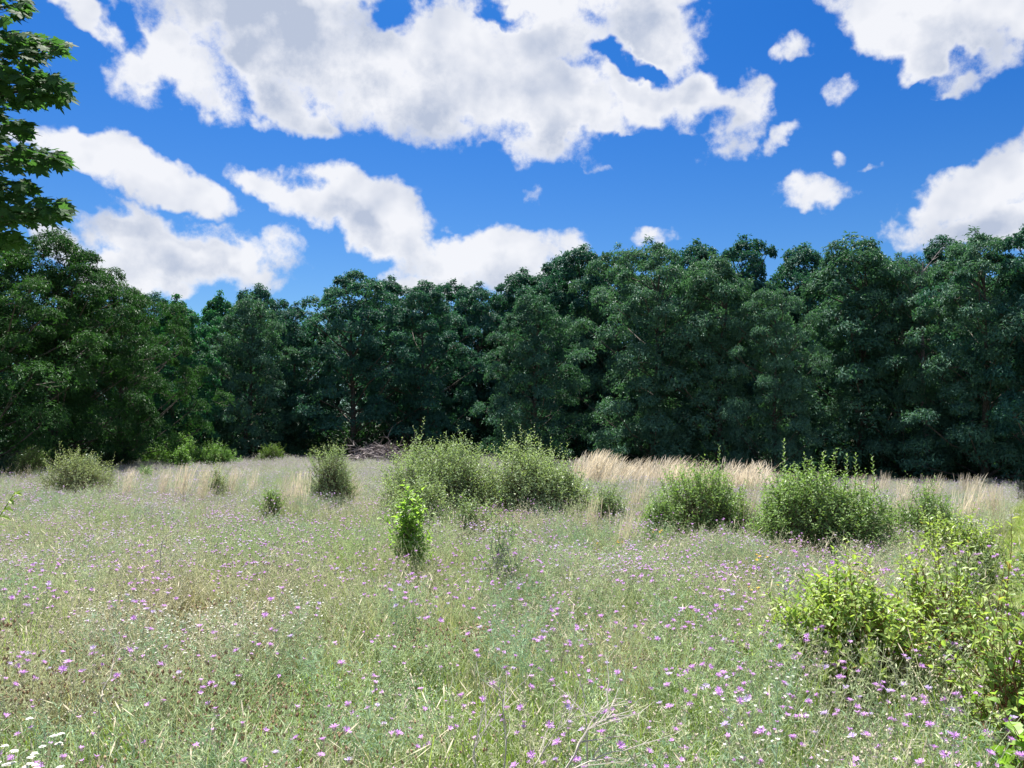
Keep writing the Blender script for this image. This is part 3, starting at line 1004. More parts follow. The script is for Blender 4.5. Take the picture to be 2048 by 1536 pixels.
# near saplings and the lime shrub
shrub('young_tree', 'leaning bright green sapling in front of the centre shrubs', 822, 962, 8.0, 52, 'bright', ntw=105, per=9, L=.085, ratio=.5, single=200,
      full=True, sprigs=8, tw=.22, up=.9, cat='sapling', nstem=4, fill=.2, low=.3, lobes=3)
shrub('young_tree', 'thin open green sapling right of the leaning bright one', 1003, 1015, 7.2, 54, 'olive_green', ntw=60, per=9, L=.05, ratio=.35, full=True,
      sprigs=10, tw=.26, fill=.3, cat='sapling', nstem=4, wmat='wire', lobes=3)
shrub('lime_shrub', 'large yellow green leafy shrub at lower right, nearest of the big shrubs', 1700, 1100, 4.7, 184, 'lime', ntw=600, per=12, L=.058, ratio=.5,
      single=300, full=True, sprigs=18, wmat='red_twig', tw=.26, sprig_h=.3)
shrub('lime_shrub', 'open yellow green shrub right of the nearest big shrub', 1872, 1072, 4.9, 112, 'lime', ntw=165, per=11, L=.055, ratio=.48,
      full=True, sprigs=14, wmat='red_twig', tw=.3, sprig_h=.4, fill=.3, single=120)
shrub('lime_shrub', 'loose sapling with reddish stems reaching in from the lower right edge', 2035, 1085, 3.5, 160, 'lime', nstem=7, ntw=150, per=11, L=.052, ratio=.45,
      full=True, sprigs=14, wmat='red_twig', tw=.34, sprig_h=.4, fill=.25, single=150)
shrub('vine', 'broad leaved bright green vine at the lower right edge', 2062, 1330, 3.0, 60, 'bright', ntw=50, per=6, L=.06, ratio=.9,
      full=True, sprigs=0, wmat='red_twig', tw=.2, fill=.3, single=100, cat='vine')


def edge_sprig():
    rng = np.random.default_rng(3)
    x, y, z0 = at(-90, 1080, 3.0)
    r = empty('milkweed_shoot', (x, y, float(gz(x, y))))
    tag(r, 'single yellow green leafy shoot poking in at the left edge', 'shoot')
    zz = at(30, 985, 3.0)
    e = np.array([zz[0] - x, 0, zz[2] - float(gz(x, y))])
    P = np.stack([np.zeros(3), e * [.2, 1, .6], e * [.6, 1, .9], e])
    g = Geo()
    g.tubes(P[None], np.array([[.004, .004, .003, .002]]), 5)
    g.build('stem', M['fresh'], r)
    n = 9
    t = np.linspace(.72, 1, n)
    B = np.stack([np.interp(t, [0, .33, .66, 1], P[:, k]) for k in range(3)], -1)
    sgn = np.where(np.arange(n) % 2, 1, -1)
    D = nrm(np.stack([np.full(n, .9), rng.normal(0, .4, n), .25 + .5 * sgn], -1))
    add_single_leaves(r, B, D, np.tile([0, -.5, 1.0], (n, 1)), np.full(n, .045), .4, M['lime'], rng)


edge_sprig()


# ------------------------------------------------------------------ maple reaching in at upper left
def maple_leaf_mesh(rng):
    # five pointed lobes
    pts = [(0, 0), (.10, .04), (.34, -.06), (.30, .12), (.52, .22), (.36, .34), (.58, .62), (.36, .56), (.24, .64), (.16, .56), (.14, .78), (0, 1.05)]
    right = [(x, y) for x, y in pts]
    left = [(-x, y) for x, y in pts[1:-1]][::-1]
    poly = right + left
    v = [(0, .38, .0)] + [(x * rng.uniform(.93, 1.07), y * rng.uniform(.96, 1.04), -0.25 * (x * x + .35 * (y - .4) ** 2) + rng.normal(0, .015)) for x, y in poly]
    n = len(poly)
    f = [(0, 1 + i, 1 + (i + 1) % n) for i in range(n)]
    # leaf stalk
    g = Geo()
    g.add(v, f)
    g.tubes(np.array([[(0, .02, 0), (0, -.2, -.03), (0, -.45, .0)]]), np.array([[.012, .01, .01]]), 3)
    o = g.build('leaf', M['maple'], link=False)
    return o.data, np.array(v), np.array(f)


def maple():
    rng = np.random.default_rng(77)
    Y0 = 6.0
    tx, ty = -7.2, 6.4
    tz = float(gz(tx, ty))
    r = empty('maple_tree', (tx, ty, tz))
    tag(r, 'maple standing outside the left edge with lobed leafy branches hanging into the upper left corner', 'tree')
    org = np.array([tx, ty, tz])
    g = Geo()
    k = 9
    TP = np.stack([np.linspace(0, .3, k) + rng.normal(0, .03, k), rng.normal(0, .03, k), np.linspace(-.3, 8.5, k)], -1)
    g.tubes(TP[None], np.linspace(.24, .05, k)[None], 9)
    g.build('trunk', M['bark'], r, smooth=True)
    variants = [maple_leaf_mesh(rng) for _ in range(4)]
    # sprays: x range and y range in the photo, distance, number of leaves
    sprays = [((-120, 55), (-25, 45), 5.9, 75, -6), ((-110, 128), (62, 122), 5.8, 150, 6), ((-120, 134), (128, 215), 5.7, 210, 14), ((-130, 55), (215, 285), 6.0, 90, 10),
              ((-110, 134), (285, 340), 6.2, 130, 8), ((-130, 60), (350, 400), 6.1, 80, 0), ((-110, 134), (385, 450), 6.0, 150, 0), ((-130, 40), (450, 500), 6.3, 80, 0),
              ((-330, -120), (-60, 520), 6.6, 120, 0), ((-200, 30), (-120, -30), 5.9, 120, 0)]
    allB, allD, allN, allL = [], [], [], []
    for (x0, x1), (y0, y1), Y, n, slope in sprays:
        n = int(n * 1.7)
        u = rng.uniform(0, 1, n) ** .8
        px = x0 + (x1 - x0) * u
        thin = 1 - .75 * u ** 3
        yc = (y0 + y1) / 2 + slope * (u - .6)
        py = yc + rng.uniform(-.6, .6, n) * (y1 - y0) * thin
        yy = Y + rng.uniform(-.35, .45, n)
        P = np.array([at(a, b, c) for a, b, c in zip(px, py, yy)])
        out = nrm(np.stack([rng.uniform(.2, 1, n), rng.normal(0, .8, n), rng.uniform(-.75, .05, n)], -1))
        allB.append(P - org)
        allD.append(out)
        allN.append(nrm(np.stack([rng.normal(0, .35, n), -.7 + rng.normal(0, .5, n), np.ones(n)], -1)))
        allL.append(.115 * rng.uniform(.6, 1.15, n))
        # the branch of this spray
        g = Geo()
        e = np.array(at(x1 - 25, (y0 + y1) / 2, Y)) - org
        s0 = np.clip(e[2] - .9, 1.0, 8)
        b0 = np.array([.05, 0, s0])
        s_ = np.linspace(0, 1, 7)[:, None]
        line = b0 + (e - b0) * s_ + np.array([0, 0, .35]) * np.sin(s_ * np.pi) * .6
        g.tubes(line[None], np.linspace(.04, .004, 7)[None], 5)
        m = 16
        tb = rng.uniform(.45, .98, m)
        bb = np.stack([np.interp(tb, s_[:, 0], line[:, q_]) for q_ in range(3)], -1)
        li = rng.integers(0, n, m)
        ee = (P - org)[li]
        g.tubes(np.stack([bb, (bb + ee) / 2 + rng.normal(0, .02, (m, 3)), ee], 1), np.array([[.006, .004, .002]]), 3)
        g.build('branch', M['bark'], r)
    B, D, N, L = map(np.concatenate, (allB, allD, allN, allL))
    # crown filling round the trunk outside the view
    wB = B + org
    inview = (wB[:, 0] / wB[:, 1]) > -.69
    dist = np.linalg.norm(wB - [0, 0, EYE], axis=1)
    order = np.argsort(dist + np.where(inview, 0, 100))[:300]
    keep = np.ones(len(B), bool)
    keep[order] = False
    add_single_leaves(r, B[order], D[order], N[order], L[order], 1, M['maple'], rng, mesh=[v[0] for v in variants])
    n2 = 500
    dd = rand_dirs(rng, n2, -.5, 1)
    B2 = np.array([-1.0, .6, 5.6]) + dd * np.array([1.6, 2.2, 2.6]) * rng.uniform(.5, 1, (n2, 1))
    Bk = np.concatenate([B[keep], B2])
    Dk = np.concatenate([D[keep], nrm(dd + rng.normal(0, .4, (n2, 3)) - [0, 0, .4])])
    Nk = np.concatenate([N[keep], nrm(rng.normal(0, .4, (n2, 3)) + [0, 0, 1])])
    Lk = np.concatenate([L[keep], rng.uniform(.09, .13, n2)])
    g = Geo()
    for vi in range(4):
        sel = np.arange(len(Bk)) % 4 == vi
        v, f = variants[vi][1], variants[vi][2]
        S = nrm(np.cross(Dk[sel], Nk[sel]))
        N2 = np.cross(S, Dk[sel])
        VV = Bk[sel][:, None] + (S[:, None] * v[None, :, 0:1] + Dk[sel][:, None] * v[None, :, 1:2] + N2[:, None] * v[None, :, 2:3]) * Lk[sel][:, None, None]
        ff = f[None] + (np.arange(sel.sum()) * len(v))[:, None, None]
        g.add(VV, ff.reshape(-1, 3))
    o = g.build('foliage', M['maple'], r)
    o['kind'] = 'stuff'


maple()


# ------------------------------------------------------------------ brush pile
def brush_pile():
    rng = np.random.default_rng(12)
    x, y, _ = at(765, 890, 34)
    z = float(gz(x, y))
    r = empty('brush_pile', (x, y, z))
    tag(r, 'heap of grey dead branches at the wood edge left of the centre shrubs', 'brush pile')
    meshes = []
    for k in range(6):
        g = Geo()
        n = 6
        L = rng.uniform(1.0, 2.0)
        P = np.stack([np.linspace(-L / 2, L / 2, n), np.cumsum(rng.normal(0, .07, n)), np.cumsum(rng.normal(0, .05, n))], -1)
        g.tubes(P[None], np.linspace(.035, .008, n)[None], 5)
        b = P[rng.integers(2, 6, 5)]
        e = b + nrm(np.array([1.0, 0, 0]) + rng.normal(0, .7, (5, 3))) * rng.uniform(.2, .6, (5, 1))
        g.tubes(np.stack([b, (b + e) / 2 + rng.normal(0, .03, (5, 3)), e], 1), np.array([[.014, .009, .004]]), 3)
        meshes.append(g.build('branch', M['deadwood'], link=False).data)
    for i in range(170):
        o = bpy.data.objects.new('branch', meshes[i % 6])
        COL.objects.link(o)
        o.parent = r
        u, v = rng.normal(0, .55), rng.normal(0, .45)
        h = .8 * math.exp(-(u * u * 1.1 + v * v)) * rng.uniform(.25, 1)
        o.location = (u * 1.55, v * 1.3, h + .1)
        o.rotation_euler = (rng.uniform(0, 6.28), rng.normal(0, .28), rng.uniform(0, 6.28))


brush_pile()


# ------------------------------------------------------------------ tan grass clumps
def tan_clump_mesh(rng, n=220, H=1.0, spread=.13, lean=.25):
    g = Geo()
    a = rng.uniform(0, 6.28, n)
    b = np.stack([rng.normal(0, spread, n), rng.normal(0, spread, n), np.zeros(n)], -1)
    h = H * rng.uniform(.55, 1.05, n)
    out = np.stack([np.cos(a), np.sin(a), np.zeros(n)], -1) * rng.uniform(.02, .28, (n, 1)) + np.array([lean, 0, 0]) * rng.uniform(.5, 1.2, (n, 1))
    s_ = np.array([0, .35, .7, .9, 1.0])
    P = b[:, None] + out[:, None] * ((s_ ** 2)[None, :, None]) * h[:, None, None]
    P[..., 2] += h[:, None] * (s_ - .08 * s_ ** 4)[None]
    side = nrm(np.stack([rng.normal(0, 1, n), rng.normal(0, 1, n), np.zeros(n)], -1))
    wd = np.array([.004, .0045, .008, .011, .002])[None] * rng.uniform(.7, 1.3, (n, 1))
    g.ribbons(P, wd, side, 0)
    return g


TAN = [tan_clump_mesh(np.random.default_rng(40 + i), n=110, lean=.36).build('tan_grass_tuft', M['tan'], link=False).data for i in range(5)]


def tan_tuft(px, ytop, Y, label, h=1.0, group=None, w=1.0):
    x, y, zt = at(px, ytop, Y)
    z = float(gz(x, y))
    o = bpy.data.objects.new('tan_grass_tuft', TAN[int(px) % 5])
    COL.objects.link(o)
    o.location = (x, y, z)
    hh = zt - z
    o.scale = (hh * w, hh * w, hh)
    o.rotation_euler = (0, 0, rr_.gauss(0, .9))
    tag(o, label, 'grass tuft', group)


for px, yt, Y, lb, w in [
    (252, 925, 15.5, 'leftmost pale tan grass tuft, right of the pale left shrub', 1.0),
    (322, 928, 15.0, 'second tan grass tuft from the left', .9),
    (362, 918, 14.6, 'reddish tan grass tuft leaning right, tallest of the left tufts', 1.1),
    (402, 920, 14.6, 'thin pale tuft beside the small pale bush on its left', .9),
    (462, 926, 15.5, 'sparse pale tuft just right of the small pale bush', .9),
    (505, 925, 16.0, 'very thin tan tuft between the small pale bush and the dark clump', .7),
    (565, 932, 13.6, 'tan tuft just behind the small dark green clump', 1.0),
    (598, 930, 13.4, 'tan tuft close to the left side of the lone upright shrub', 1.1),
    (700, 935, 14.5, 'tan tuft tucked behind the right side of the lone upright shrub', 1.0),
    (1268, 932, 13.0, 'tan tuft standing in front of the tan belt between centre and right shrubs', 1.1),
    (1245, 998, 9.3, 'nearer arching tan tuft right of the thin low olive bush', .9),
    (1178, 980, 10.2, 'grey tan arching tuft at the right foot of the centre pair', .9),
    (1492, 958, 10.5, 'small tan tuft between the medium and the large right shrubs', .9),
    (1788, 948, 13.0, 'tan tuft left of the dark shrub by the path', 1.0),
    (1818, 950, 14.0, 'tan tuft behind the dark shrub by the path', 1.0),
    (1925, 955, 12.4, 'pinkish tan tuft near the path, left one of two', 1.2),
    (1945, 952, 13.2, 'pinkish tan tuft near the path, middle one', 1.0),
    (1988, 955, 13.0, 'rightmost tan tuft beside the mown path', .9)]:
    tan_tuft(px, yt, Y, lb, w=w * .5)
for i in range(60):
    px = 1140 + (i / 59) * 410 + rr_.uniform(-14, 14)
    Y = 24 - 3 * (i / 59) + rr_.uniform(-4, 4)
    yt = 893 + 26 * (i / 59) + rr_.uniform(-4, 30)
    tan_tuft(px, yt, Y, 'tan grass tuft in the continuous pale belt right of the centre shrubs', group='tufts of the tan grass belt', w=.95)
for i in range(11):
    px = 1590 + i * 36 + rr_.uniform(-16, 16)
    tan_tuft(px, 938 + rr_.uniform(-6, 8) + (px - 1590) * .022, 21 + rr_.uniform(-2, 2), 'low tan grass tuft in the thin line behind the right shrubs',
             group='low tan tufts behind the right shrubs', w=.55)


# ------------------------------------------------------------------ knapweed and other meadow plants
def head_geo(g, P, Ax, size, rng, petal=1, bulb=0, n=18, thick=True):
    """flower heads: scaly bulb and fringe of narrow rays"""
    Ax = nrm(Ax)
    U = nrm(np.cross(Ax, np.array([.21, .93, .3])))
    V = np.cross(Ax, U)
    for p, ax, u, v in zip(P, Ax, U, V):
        sd = 6
        a = np.arange(sd) * 2 * np.pi / sd
        rings = []
        for h, r_ in ((0, .06), (.22, .26), (.48, .24), (.62, .13)):
            rings.append(p + ax * h * size + (u * np.cos(a)[:, None] + v * np.sin(a)[:, None]) * r_ * size)
        vv = np.concatenate(rings)
        f = []
        for k in range(3):
            for j in range(sd):
                f.append((k * sd + j, k * sd + (j + 1) % sd, (k + 1) * sd + (j + 1) % sd, (k + 1) * sd + j))
        g.add(vv, f, bulb)
        top = p + ax * .55 * size
        for ringn, elev, ln in ((n, .35, .62), (n * 2 // 3, 1.0, .5)):
            a = rng.uniform(0, 6.28) + np.arange(ringn) * 2 * np.pi / ringn + rng.normal(0, .12, ringn)
            dr = nrm((u * np.cos(a)[:, None] + v * np.sin(a)[:, None]) + ax * (elev + rng.normal(0, .15, (ringn, 1))))
            L = ln * size * rng.uniform(.8, 1.2, (ringn, 1))
            sdv = np.cross(dr, ax)
            sdv = nrm(sdv)
            b0 = top + dr * .08 * size
            pts = np.stack([b0, b0 + dr * L * .6, b0 + dr * L], 1)
            g.ribbons(pts, np.array([[.05, .12, .09]]) * size, sdv, petal)


def plant_skeleton(rng, ns, H, spread, nb, seedrad=.03):
    """wiry branching stems; returns stem polylines, branch polylines, tips"""
    b = np.stack([rng.normal(0, seedrad, ns), rng.normal(0, seedrad, ns), np.zeros(ns)], -1)
    a = rng.uniform(0, 6.28, ns)
    h = H * rng.uniform(.75, 1.08, ns)
    ln = spread * rng.uniform(.2, 1, ns)
    s_ = np.linspace(0, 1, 5)
    SP = b[:, None] + np.stack([np.cos(a), np.sin(a), np.zeros(ns)], -1)[:, None] * (ln[:, None] * s_[None] ** 1.4)[..., None]
    SP = SP + rng.normal(0, .008, SP.shape) * s_[None, :, None]
    SP[..., 2] = h[:, None] * s_[None]
    ti = np.repeat(np.arange(ns), nb)
    t = rng.uniform(.35, .92, ns * nb)
    st = np.stack([np.array([np.interp(tt, s_, SP[i, :, k]) for tt, i in zip(t, ti)]) for k in range(3)], -1)
    ab = rng.uniform(0, 6.28, ns * nb)
    L = (1 - t) * h[ti] * rng.uniform(.55, 1.05, ns * nb) + .04
    dr = nrm(np.stack([np.cos(ab) * .75, np.sin(ab) * .75, rng.uniform(.7, 1.3, ns * nb)], -1))
    BP = st[:, None] + dr[:, None] * (L[:, None] * np.array([0, .5, 1.0])[None])[..., None]
    BP[:, 2, 2] += L * .08
    return SP, BP, dr


def narrow_leaves(rng, SP, BP, per_s, per_b, L):
    ns = len(SP)
    ti = np.repeat(np.arange(ns), per_s)
    t = rng.uniform(0.03, .95, len(ti))
    x = t * (SP.shape[1] - 1)
    i0 = np.minimum(x.astype(int), SP.shape[1] - 2)
    fr = (x - i0)[:, None]
    B1 = SP[ti, i0] * (1 - fr) + SP[ti, i0 + 1] * fr
    nb = len(BP)
    tj = np.repeat(np.arange(nb), per_b)
    u = rng.uniform(.1, .9, (len(tj), 1))
    B2 = BP[tj, 0] * (1 - u) + BP[tj, 2] * u
    B = np.concatenate([B1, B2])
    n = len(B)
    a = rng.uniform(0, 6.28, n)
    D = np.stack([np.cos(a), np.sin(a), rng.uniform(.1, 1.2, n)], -1)
    LL = L * rng.uniform(.5, 1.3, n)
    LL[:len(B1)] *= (1.5 - t)
    return B, D, LL


def knap_stuff(rng, ns=7, H=.62, nb=5, flower=.4, mats=('wire_near', 'bud', 'petal'), sz=.024, wdt=.003, leafL=.04, spread=.25, lw=.07, seedrad=.08, name='knapweed_clump', per_s=14, fl_mat=None):
    g = Geo()
    SP, BP, dr = plant_skeleton(rng, ns, H, spread, nb, seedrad)
    sd = nrm(np.stack([rng.normal(0, 1, ns), rng.normal(0, 1, ns), np.zeros(ns)], -1))
    g.ribbons(SP, np.linspace(1.2, .7, 5)[None] * wdt, sd, 0)
    sd = nrm(np.stack([rng.normal(0, 1, len(BP)), rng.normal(0, 1, len(BP)), np.zeros(len(BP))], -1))
    g.ribbons(BP, np.array([[.8, .7, .6]]) * wdt, sd, 0)
    B, D, LL = narrow_leaves(rng, SP, BP, per_s, 3, leafL)
    g.leaves(B, D, np.tile([0, 0, 1.0], (len(B), 1)) + rng.normal(0, .3, (len(B), 3)), LL, LL * lw + wdt, fold=.1, droop=.15)
    tips = np.concatenate([BP[:, 2], SP[:, -1]])
    axd = nrm(np.concatenate([dr, np.tile([0, 0, 1.0], (ns, 1))]) + [0, 0, .6])
    isf = rng.uniform(0, 1, len(tips)) < flower
    # simple heads: bud = stretched octahedron, flower = rosette of five broad rays on a bud
    U = nrm(np.cross(axd, [.21, .93, .3]))
    V = np.cross(axd, U)
    hs = sz * np.where(isf, .5, rng.uniform(.22, .5, len(tips)))[:, None]
    oc = np.stack([tips, tips + axd * hs * .9 + U * hs * .5, tips + axd * hs * .9 + V * hs * .5, tips + axd * hs * .9 - U * hs * .5, tips + axd * hs * .9 - V * hs * .5, tips + axd * hs * 1.8], 1)
    b = (np.arange(len(tips)) * 6)[:, None]
    g.add(oc, np.concatenate([b + [0, 2, 1], b + [0, 3, 2], b + [0, 4, 3], b + [0, 1, 4], b + [5, 1, 2], b + [5, 2, 3], b + [5, 3, 4], b + [5, 4, 1]]), 1)
    fi = np.where(isf)[0]
    if len(fi):
        k = 7
        a = rng.uniform(0, 6.28, (len(fi), 1)) + np.arange(k)[None] * 2 * np.pi / k
        dd = U[fi][:, None] * np.cos(a)[..., None] + V[fi][:, None] * np.sin(a)[..., None] + axd[fi][:, None] * rng.uniform(.15, .9, (len(fi), k, 1))
        base = np.repeat((tips + axd * hs * 1.5)[fi], k, 0)
        ss = sz * rng.uniform(.5, .75, len(base))
        g.leaves(base, dd.reshape(-1, 3), np.repeat(axd[fi], k, 0), ss, ss * .45, fold=.1, mat=2)
    o = g.build(name, [M[m] for m in mats], link=False)
    return o


def grass_stuff(rng, n=70, H=.38, wdt=.0042, mat='grass', seed_frac=.15, spread=.09, name='grass_clump', lean=.5):
    g = Geo()
    a = rng.uniform(0, 6.28, n)
    b = np.stack([rng.normal(0, spread, n), rng.normal(0, spread, n), np.zeros(n)], -1)
    h = H * rng.uniform(.45, 1.1, n)
    s_ = np.array([0, .4, .75, 1.0])
    out = np.stack([np.cos(a), np.sin(a), np.zeros(n)], -1) * rng.uniform(.05, lean, (n, 1))
    P = b[:, None] + out[:, None] * (s_ ** 2)[None, :, None] * h[:, None, None]
    P[..., 2] += h[:, None] * (s_ - .15 * s_ ** 3)[None]
    sd = nrm(np.stack([-np.sin(a), np.cos(a), rng.normal(0, .2, n)], -1))
    g.ribbons(P, np.array([[.9, 1, .7, .15]]) * wdt * rng.uniform(.7, 1.4, (n, 1)), sd, 0)
    ns = int(n * seed_frac)
    if ns:
        t = P[:ns, -1]
        up = nrm(P[:ns, -1] - P[:ns, -2])
        g.ribbons(np.stack([t - up * .02, t + up * .02, t + up * .05], 1), np.array([[.003, .007, .002]]), sd[:ns], 1)
    return g.build(name, [M[mat], M['bud']], link=False)


def scatter(name, label, cat, sources, pts, rot, scl, idx):
    """one object of many small plants: points with attributes, plants put on them by geometry nodes"""
    c = bpy.data.collections.new(name + '_sources')
    for i, o in enumerate(sources):
        o.name = '%s_%02d' % (name, i)
        c.objects.link(o)
    me = bpy.data.meshes.new(name)
    me.vertices.add(len(pts))
    me.vertices.foreach_set('co', pts.astype(np.float32).ravel())
    at_ = me.attributes.new('rot', 'FLOAT_VECTOR', 'POINT')
    at_.data.foreach_set('vector', rot.astype(np.float32).ravel())
    at_ = me.attributes.new('scl', 'FLOAT_VECTOR', 'POINT')
    at_.data.foreach_set('vector', scl.astype(np.float32).ravel())
    at_ = me.attributes.new('idx', 'INT', 'POINT')
    at_.data.foreach_set('value', idx.astype(np.int32).ravel())
    ob = bpy.data.objects.new(name, me)
    COL.objects.link(ob)
    ng = bpy.data.node_groups.new(name + '_nodes', 'GeometryNodeTree')
    ng.interface.new_socket('Geometry', in_out='INPUT', socket_type='NodeSocketGeometry')
    ng.interface.new_socket('Geometry', in_out='OUTPUT', socket_type='NodeSocketGeometry')
    N, Lk = ng.nodes, ng.links
    gi, go = N.new('NodeGroupInput'), N.new('NodeGroupOutput')
    ci = N.new('GeometryNodeCollectionInfo')
    ci.inputs['Collection'].default_value = c
    ci.inputs['Separate Children'].default_value = True
    ci.inputs['Reset Children'].default_value = True
    iop = N.new('GeometryNodeInstanceOnPoints')
    iop.inputs['Pick Instance'].default_value = True

    def attr(nm, typ):
        x = N.new('GeometryNodeInputNamedAttribute')
        x.data_type = typ
        x.inputs[0].default_value = nm
        return x.outputs[0]
    Lk.new(gi.outputs[0], iop.inputs['Points'])
    Lk.new(ci.outputs[0], iop.inputs['Instance'])
    Lk.new(attr('idx', 'INT'), iop.inputs['Instance Index'])
    e2r = N.new('FunctionNodeEulerToRotation')
    Lk.new(attr('rot', 'FLOAT_VECTOR'), e2r.inputs[0])
    Lk.new(e2r.outputs[0], iop.inputs['Rotation'])
    Lk.new(attr('scl', 'FLOAT_VECTOR'), iop.inputs['Scale'])
    Lk.new(iop.outputs[0], go.inputs[0])
    md = ob.modifiers.new('scatter', 'NODES')
    md.node_group = ng
    tag(ob, label, cat, kind='stuff')
    return ob


def fld(x, y, s_, seed):
    """smooth patchiness 0..1"""
    o = seed * 13.7
    v = np.sin(x * s_ + o) * np.sin(y * s_ * 1.3 + o * 2) + .6 * np.sin(x * s_ * 2.1 - y * s_ * 1.1 + o * 3) + .4 * np.sin(x * s_ * 3.7 + y * s_ * 4.1 + o)
    return np.clip(.5 + v * .28, 0, 1)


def on_path(x, y, m=1.0):
    return (np.abs(x - PATH_X(y)) < m) & (y > 4) & (y < 34)


def edge_y(x):
    return np.interp(x, [-25, -16, -10, 0, 8, 14, 22], [27, 29, 38, 41, 36, 31, 27])


def wedge_points(rng, y0, y1, dens, kx=.78, pad=2.0):
    A = 0
    xm = kx * y1 + pad
    n = int(dens * 2 * xm * (y1 - y0))
    x = rng.uniform(-xm, xm, n)
    y = rng.uniform(y0, y1, n)
    ok = (np.abs(x) < kx * y + pad) & (y < edge_y(x)) & ~on_path(x, y)
    return x[ok], y[ok]


def make_meadow():
    rng = np.random.default_rng(2024)
    # --- near sources
    src = []
    kinds = {}

    def reg(key, objs):
        kinds[key] = (len(src), len(objs))
        src.extend(objs)
    reg('grass', [grass_stuff(np.random.default_rng(100 + i), n=70, H=.42) for i in range(5)])
    reg('fresh', [grass_stuff(np.random.default_rng(110 + i), n=70, H=.50, mat='fresh', wdt=.0058, lean=.3, seed_frac=.05) for i in range(3)])
    reg('wiry', [knap_stuff(np.random.default_rng(120 + i), ns=7, flower=.05, nb=4, H=.6, per_s=18) for i in range(4)])
    reg('blue', [knap_stuff(np.random.default_rng(130 + i), ns=8, flower=.06, nb=4, H=.56, mats=('bluish', 'bud', 'petal'), per_s=24, leafL=.05, lw=.05) for i in range(3)])
    reg('brown', [knap_stuff(np.random.default_rng(140 + i), ns=7, flower=.0, nb=8, H=.45, mats=('wire_near', 'brown_bud', 'petal'), sz=.03, leafL=.03, per_s=8) for i in range(3)])
    reg('knap', [knap_stuff(np.random.default_rng(150 + i), ns=5, flower=.6, nb=4, H=.66, sz=.027) for i in range(4)])
    reg('lilac', [knap_stuff(np.random.default_rng(160 + i), ns=6, flower=.55, nb=5, H=.64, mats=('wire', 'bud', 'lilac'), sz=.028, wdt=.003) for i in range(4)])
    reg('white', [knap_stuff(np.random.default_rng(170 + i), ns=5, flower=.9, nb=6, H=.62, mats=('bluish', 'bud', 'white'), sz=.016) for i in range(2)])
    reg('farw', [knap_stuff(np.random.default_rng(180 + i), ns=9, flower=.22, nb=5, H=.6, mats=('wire', 'bud', 'lilac'), sz=.03, wdt=.005, leafL=.06, seedrad=.2, spread=.3, lw=.1, per_s=10) for i in range(4)])
    reg('farg', [grass_stuff(np.random.default_rng(190 + i), n=80, H=.5, wdt=.006, spread=.2, seed_frac=.4, mat='grass') for i in range(3)])
    reg('yellow', [knap_stuff(np.random.default_rng(200 + i), ns=2, flower=.5, nb=2, H=.62, mats=('fresh', 'bud', 'yellow'), sz=.03) for i in range(1)])
    reg('straw', [grass_stuff(np.random.default_rng(220 + i), n=14, H=.72, mat='straw', wdt=.0034, lean=.7, spread=.15, seed_frac=.8) for i in range(3)])
    reg('mown', [grass_stuff(np.random.default_rng(210 + i), n=60, H=.09, wdt=.004, spread=.12, seed_frac=0, mat='mown') for i in range(2)])
    X, Yy, S, I = [], [], [], []

    def put(key, x, y, s0=.8, s1=1.2):
        st, n = kinds[key]
        X.append(x)
        Yy.append(y)
        S.append(rng.uniform(s0, s1, len(x)))
        I.append(st + rng.integers(0, n, len(x)))

    def sel(x, y, mask):
        return x[mask], y[mask]
    # near zone 1.2 .. 9 m
    x, y = wedge_points(rng, .9, 9, 26)
    g = fld(x, y, .9, 1)
    put('grass', *sel(x, y, rng.uniform(0, 1, len(x)) < .95 - .6 * fld(x, y, 2.1, 15) * g))
    x, y = wedge_points(rng, .9, 6, 17)
    put('fresh', *sel(x, y, (rng.uniform(0, 1, len(x)) < 1.3 * fld(x, y, 1.6, 4) ** 1.3 * np.clip((5.6 - y) / 2, 0, 1)) & (y < 5.6)))
    x, y = wedge_points(rng, 1.2, 9, 3.2)
    put('straw', x, y, .7, 1.05)
    x, y = wedge_points(rng, 1.4, 10, 15)
    put('wiry', *sel(x, y, rng.uniform(0, 1, len(x)) < .35 + .75 * fld(x, y, 1.3, 12)))
    x, y = wedge_points(rng, 1.4, 10, 10)
    put('blue', *sel(x, y, rng.uniform(0, 1, len(x)) < np.clip(fld(x, y, .7, 2) * 1.3 - .3 + .25 * np.tanh(x), 0, 1)))
    x, y = wedge_points(rng, 1.8, 7, 12)
    brown = np.exp(-(((x + 1.9) / .9) ** 2 + ((y - 4.3) / 1.0) ** 2)) + .6 * np.exp(-(((x + 1.2) / .5) ** 2 + ((y - 3.2) / .5) ** 2)) + .25 * (fld(x, y, 1.4, 9) > .75)
    put('brown', *sel(x, y, rng.uniform(0, 1, len(x)) < 1.2 * brown))
    x, y = wedge_points(rng, 6.0, 13, 7)
    dr_ = fld(x, y, .6, 5) * fld(x, y, 1.5, 6)
    put('knap', *sel(x, y, rng.uniform(0, 1, len(x)) < 1.1 * dr_), .75, 1.05)
    # middle zone
    x, y = wedge_points(rng, 8, 20, 14)
    put('wiry', *sel(x, y, rng.uniform(0, 1, len(x)) < .5))
    put('farg', *sel(x, y, rng.uniform(0, 1, len(x)) < .35), .7, 1.0)
    x, y = wedge_points(rng, 7, 22, 8)
    put('lilac', *sel(x, y, rng.uniform(0, 1, len(x)) < 1.2 * fld(x, y, .5, 7) * fld(x, y, 1.3, 8) ** 1.5 + np.where(x > 0, .30, .10)), .7, 1.0)
    x, y = wedge_points(rng, 9, 20, 5)
    put('blue', *sel(x, y, rng.uniform(0, 1, len(x)) < fld(x, y, .4, 8)))
    # far zone
    x, y = wedge_points(rng, 14, 41, 7)
    put('farw', x, y, .65, 1.0)
    x, y = wedge_points(rng, 18, 41, 4)
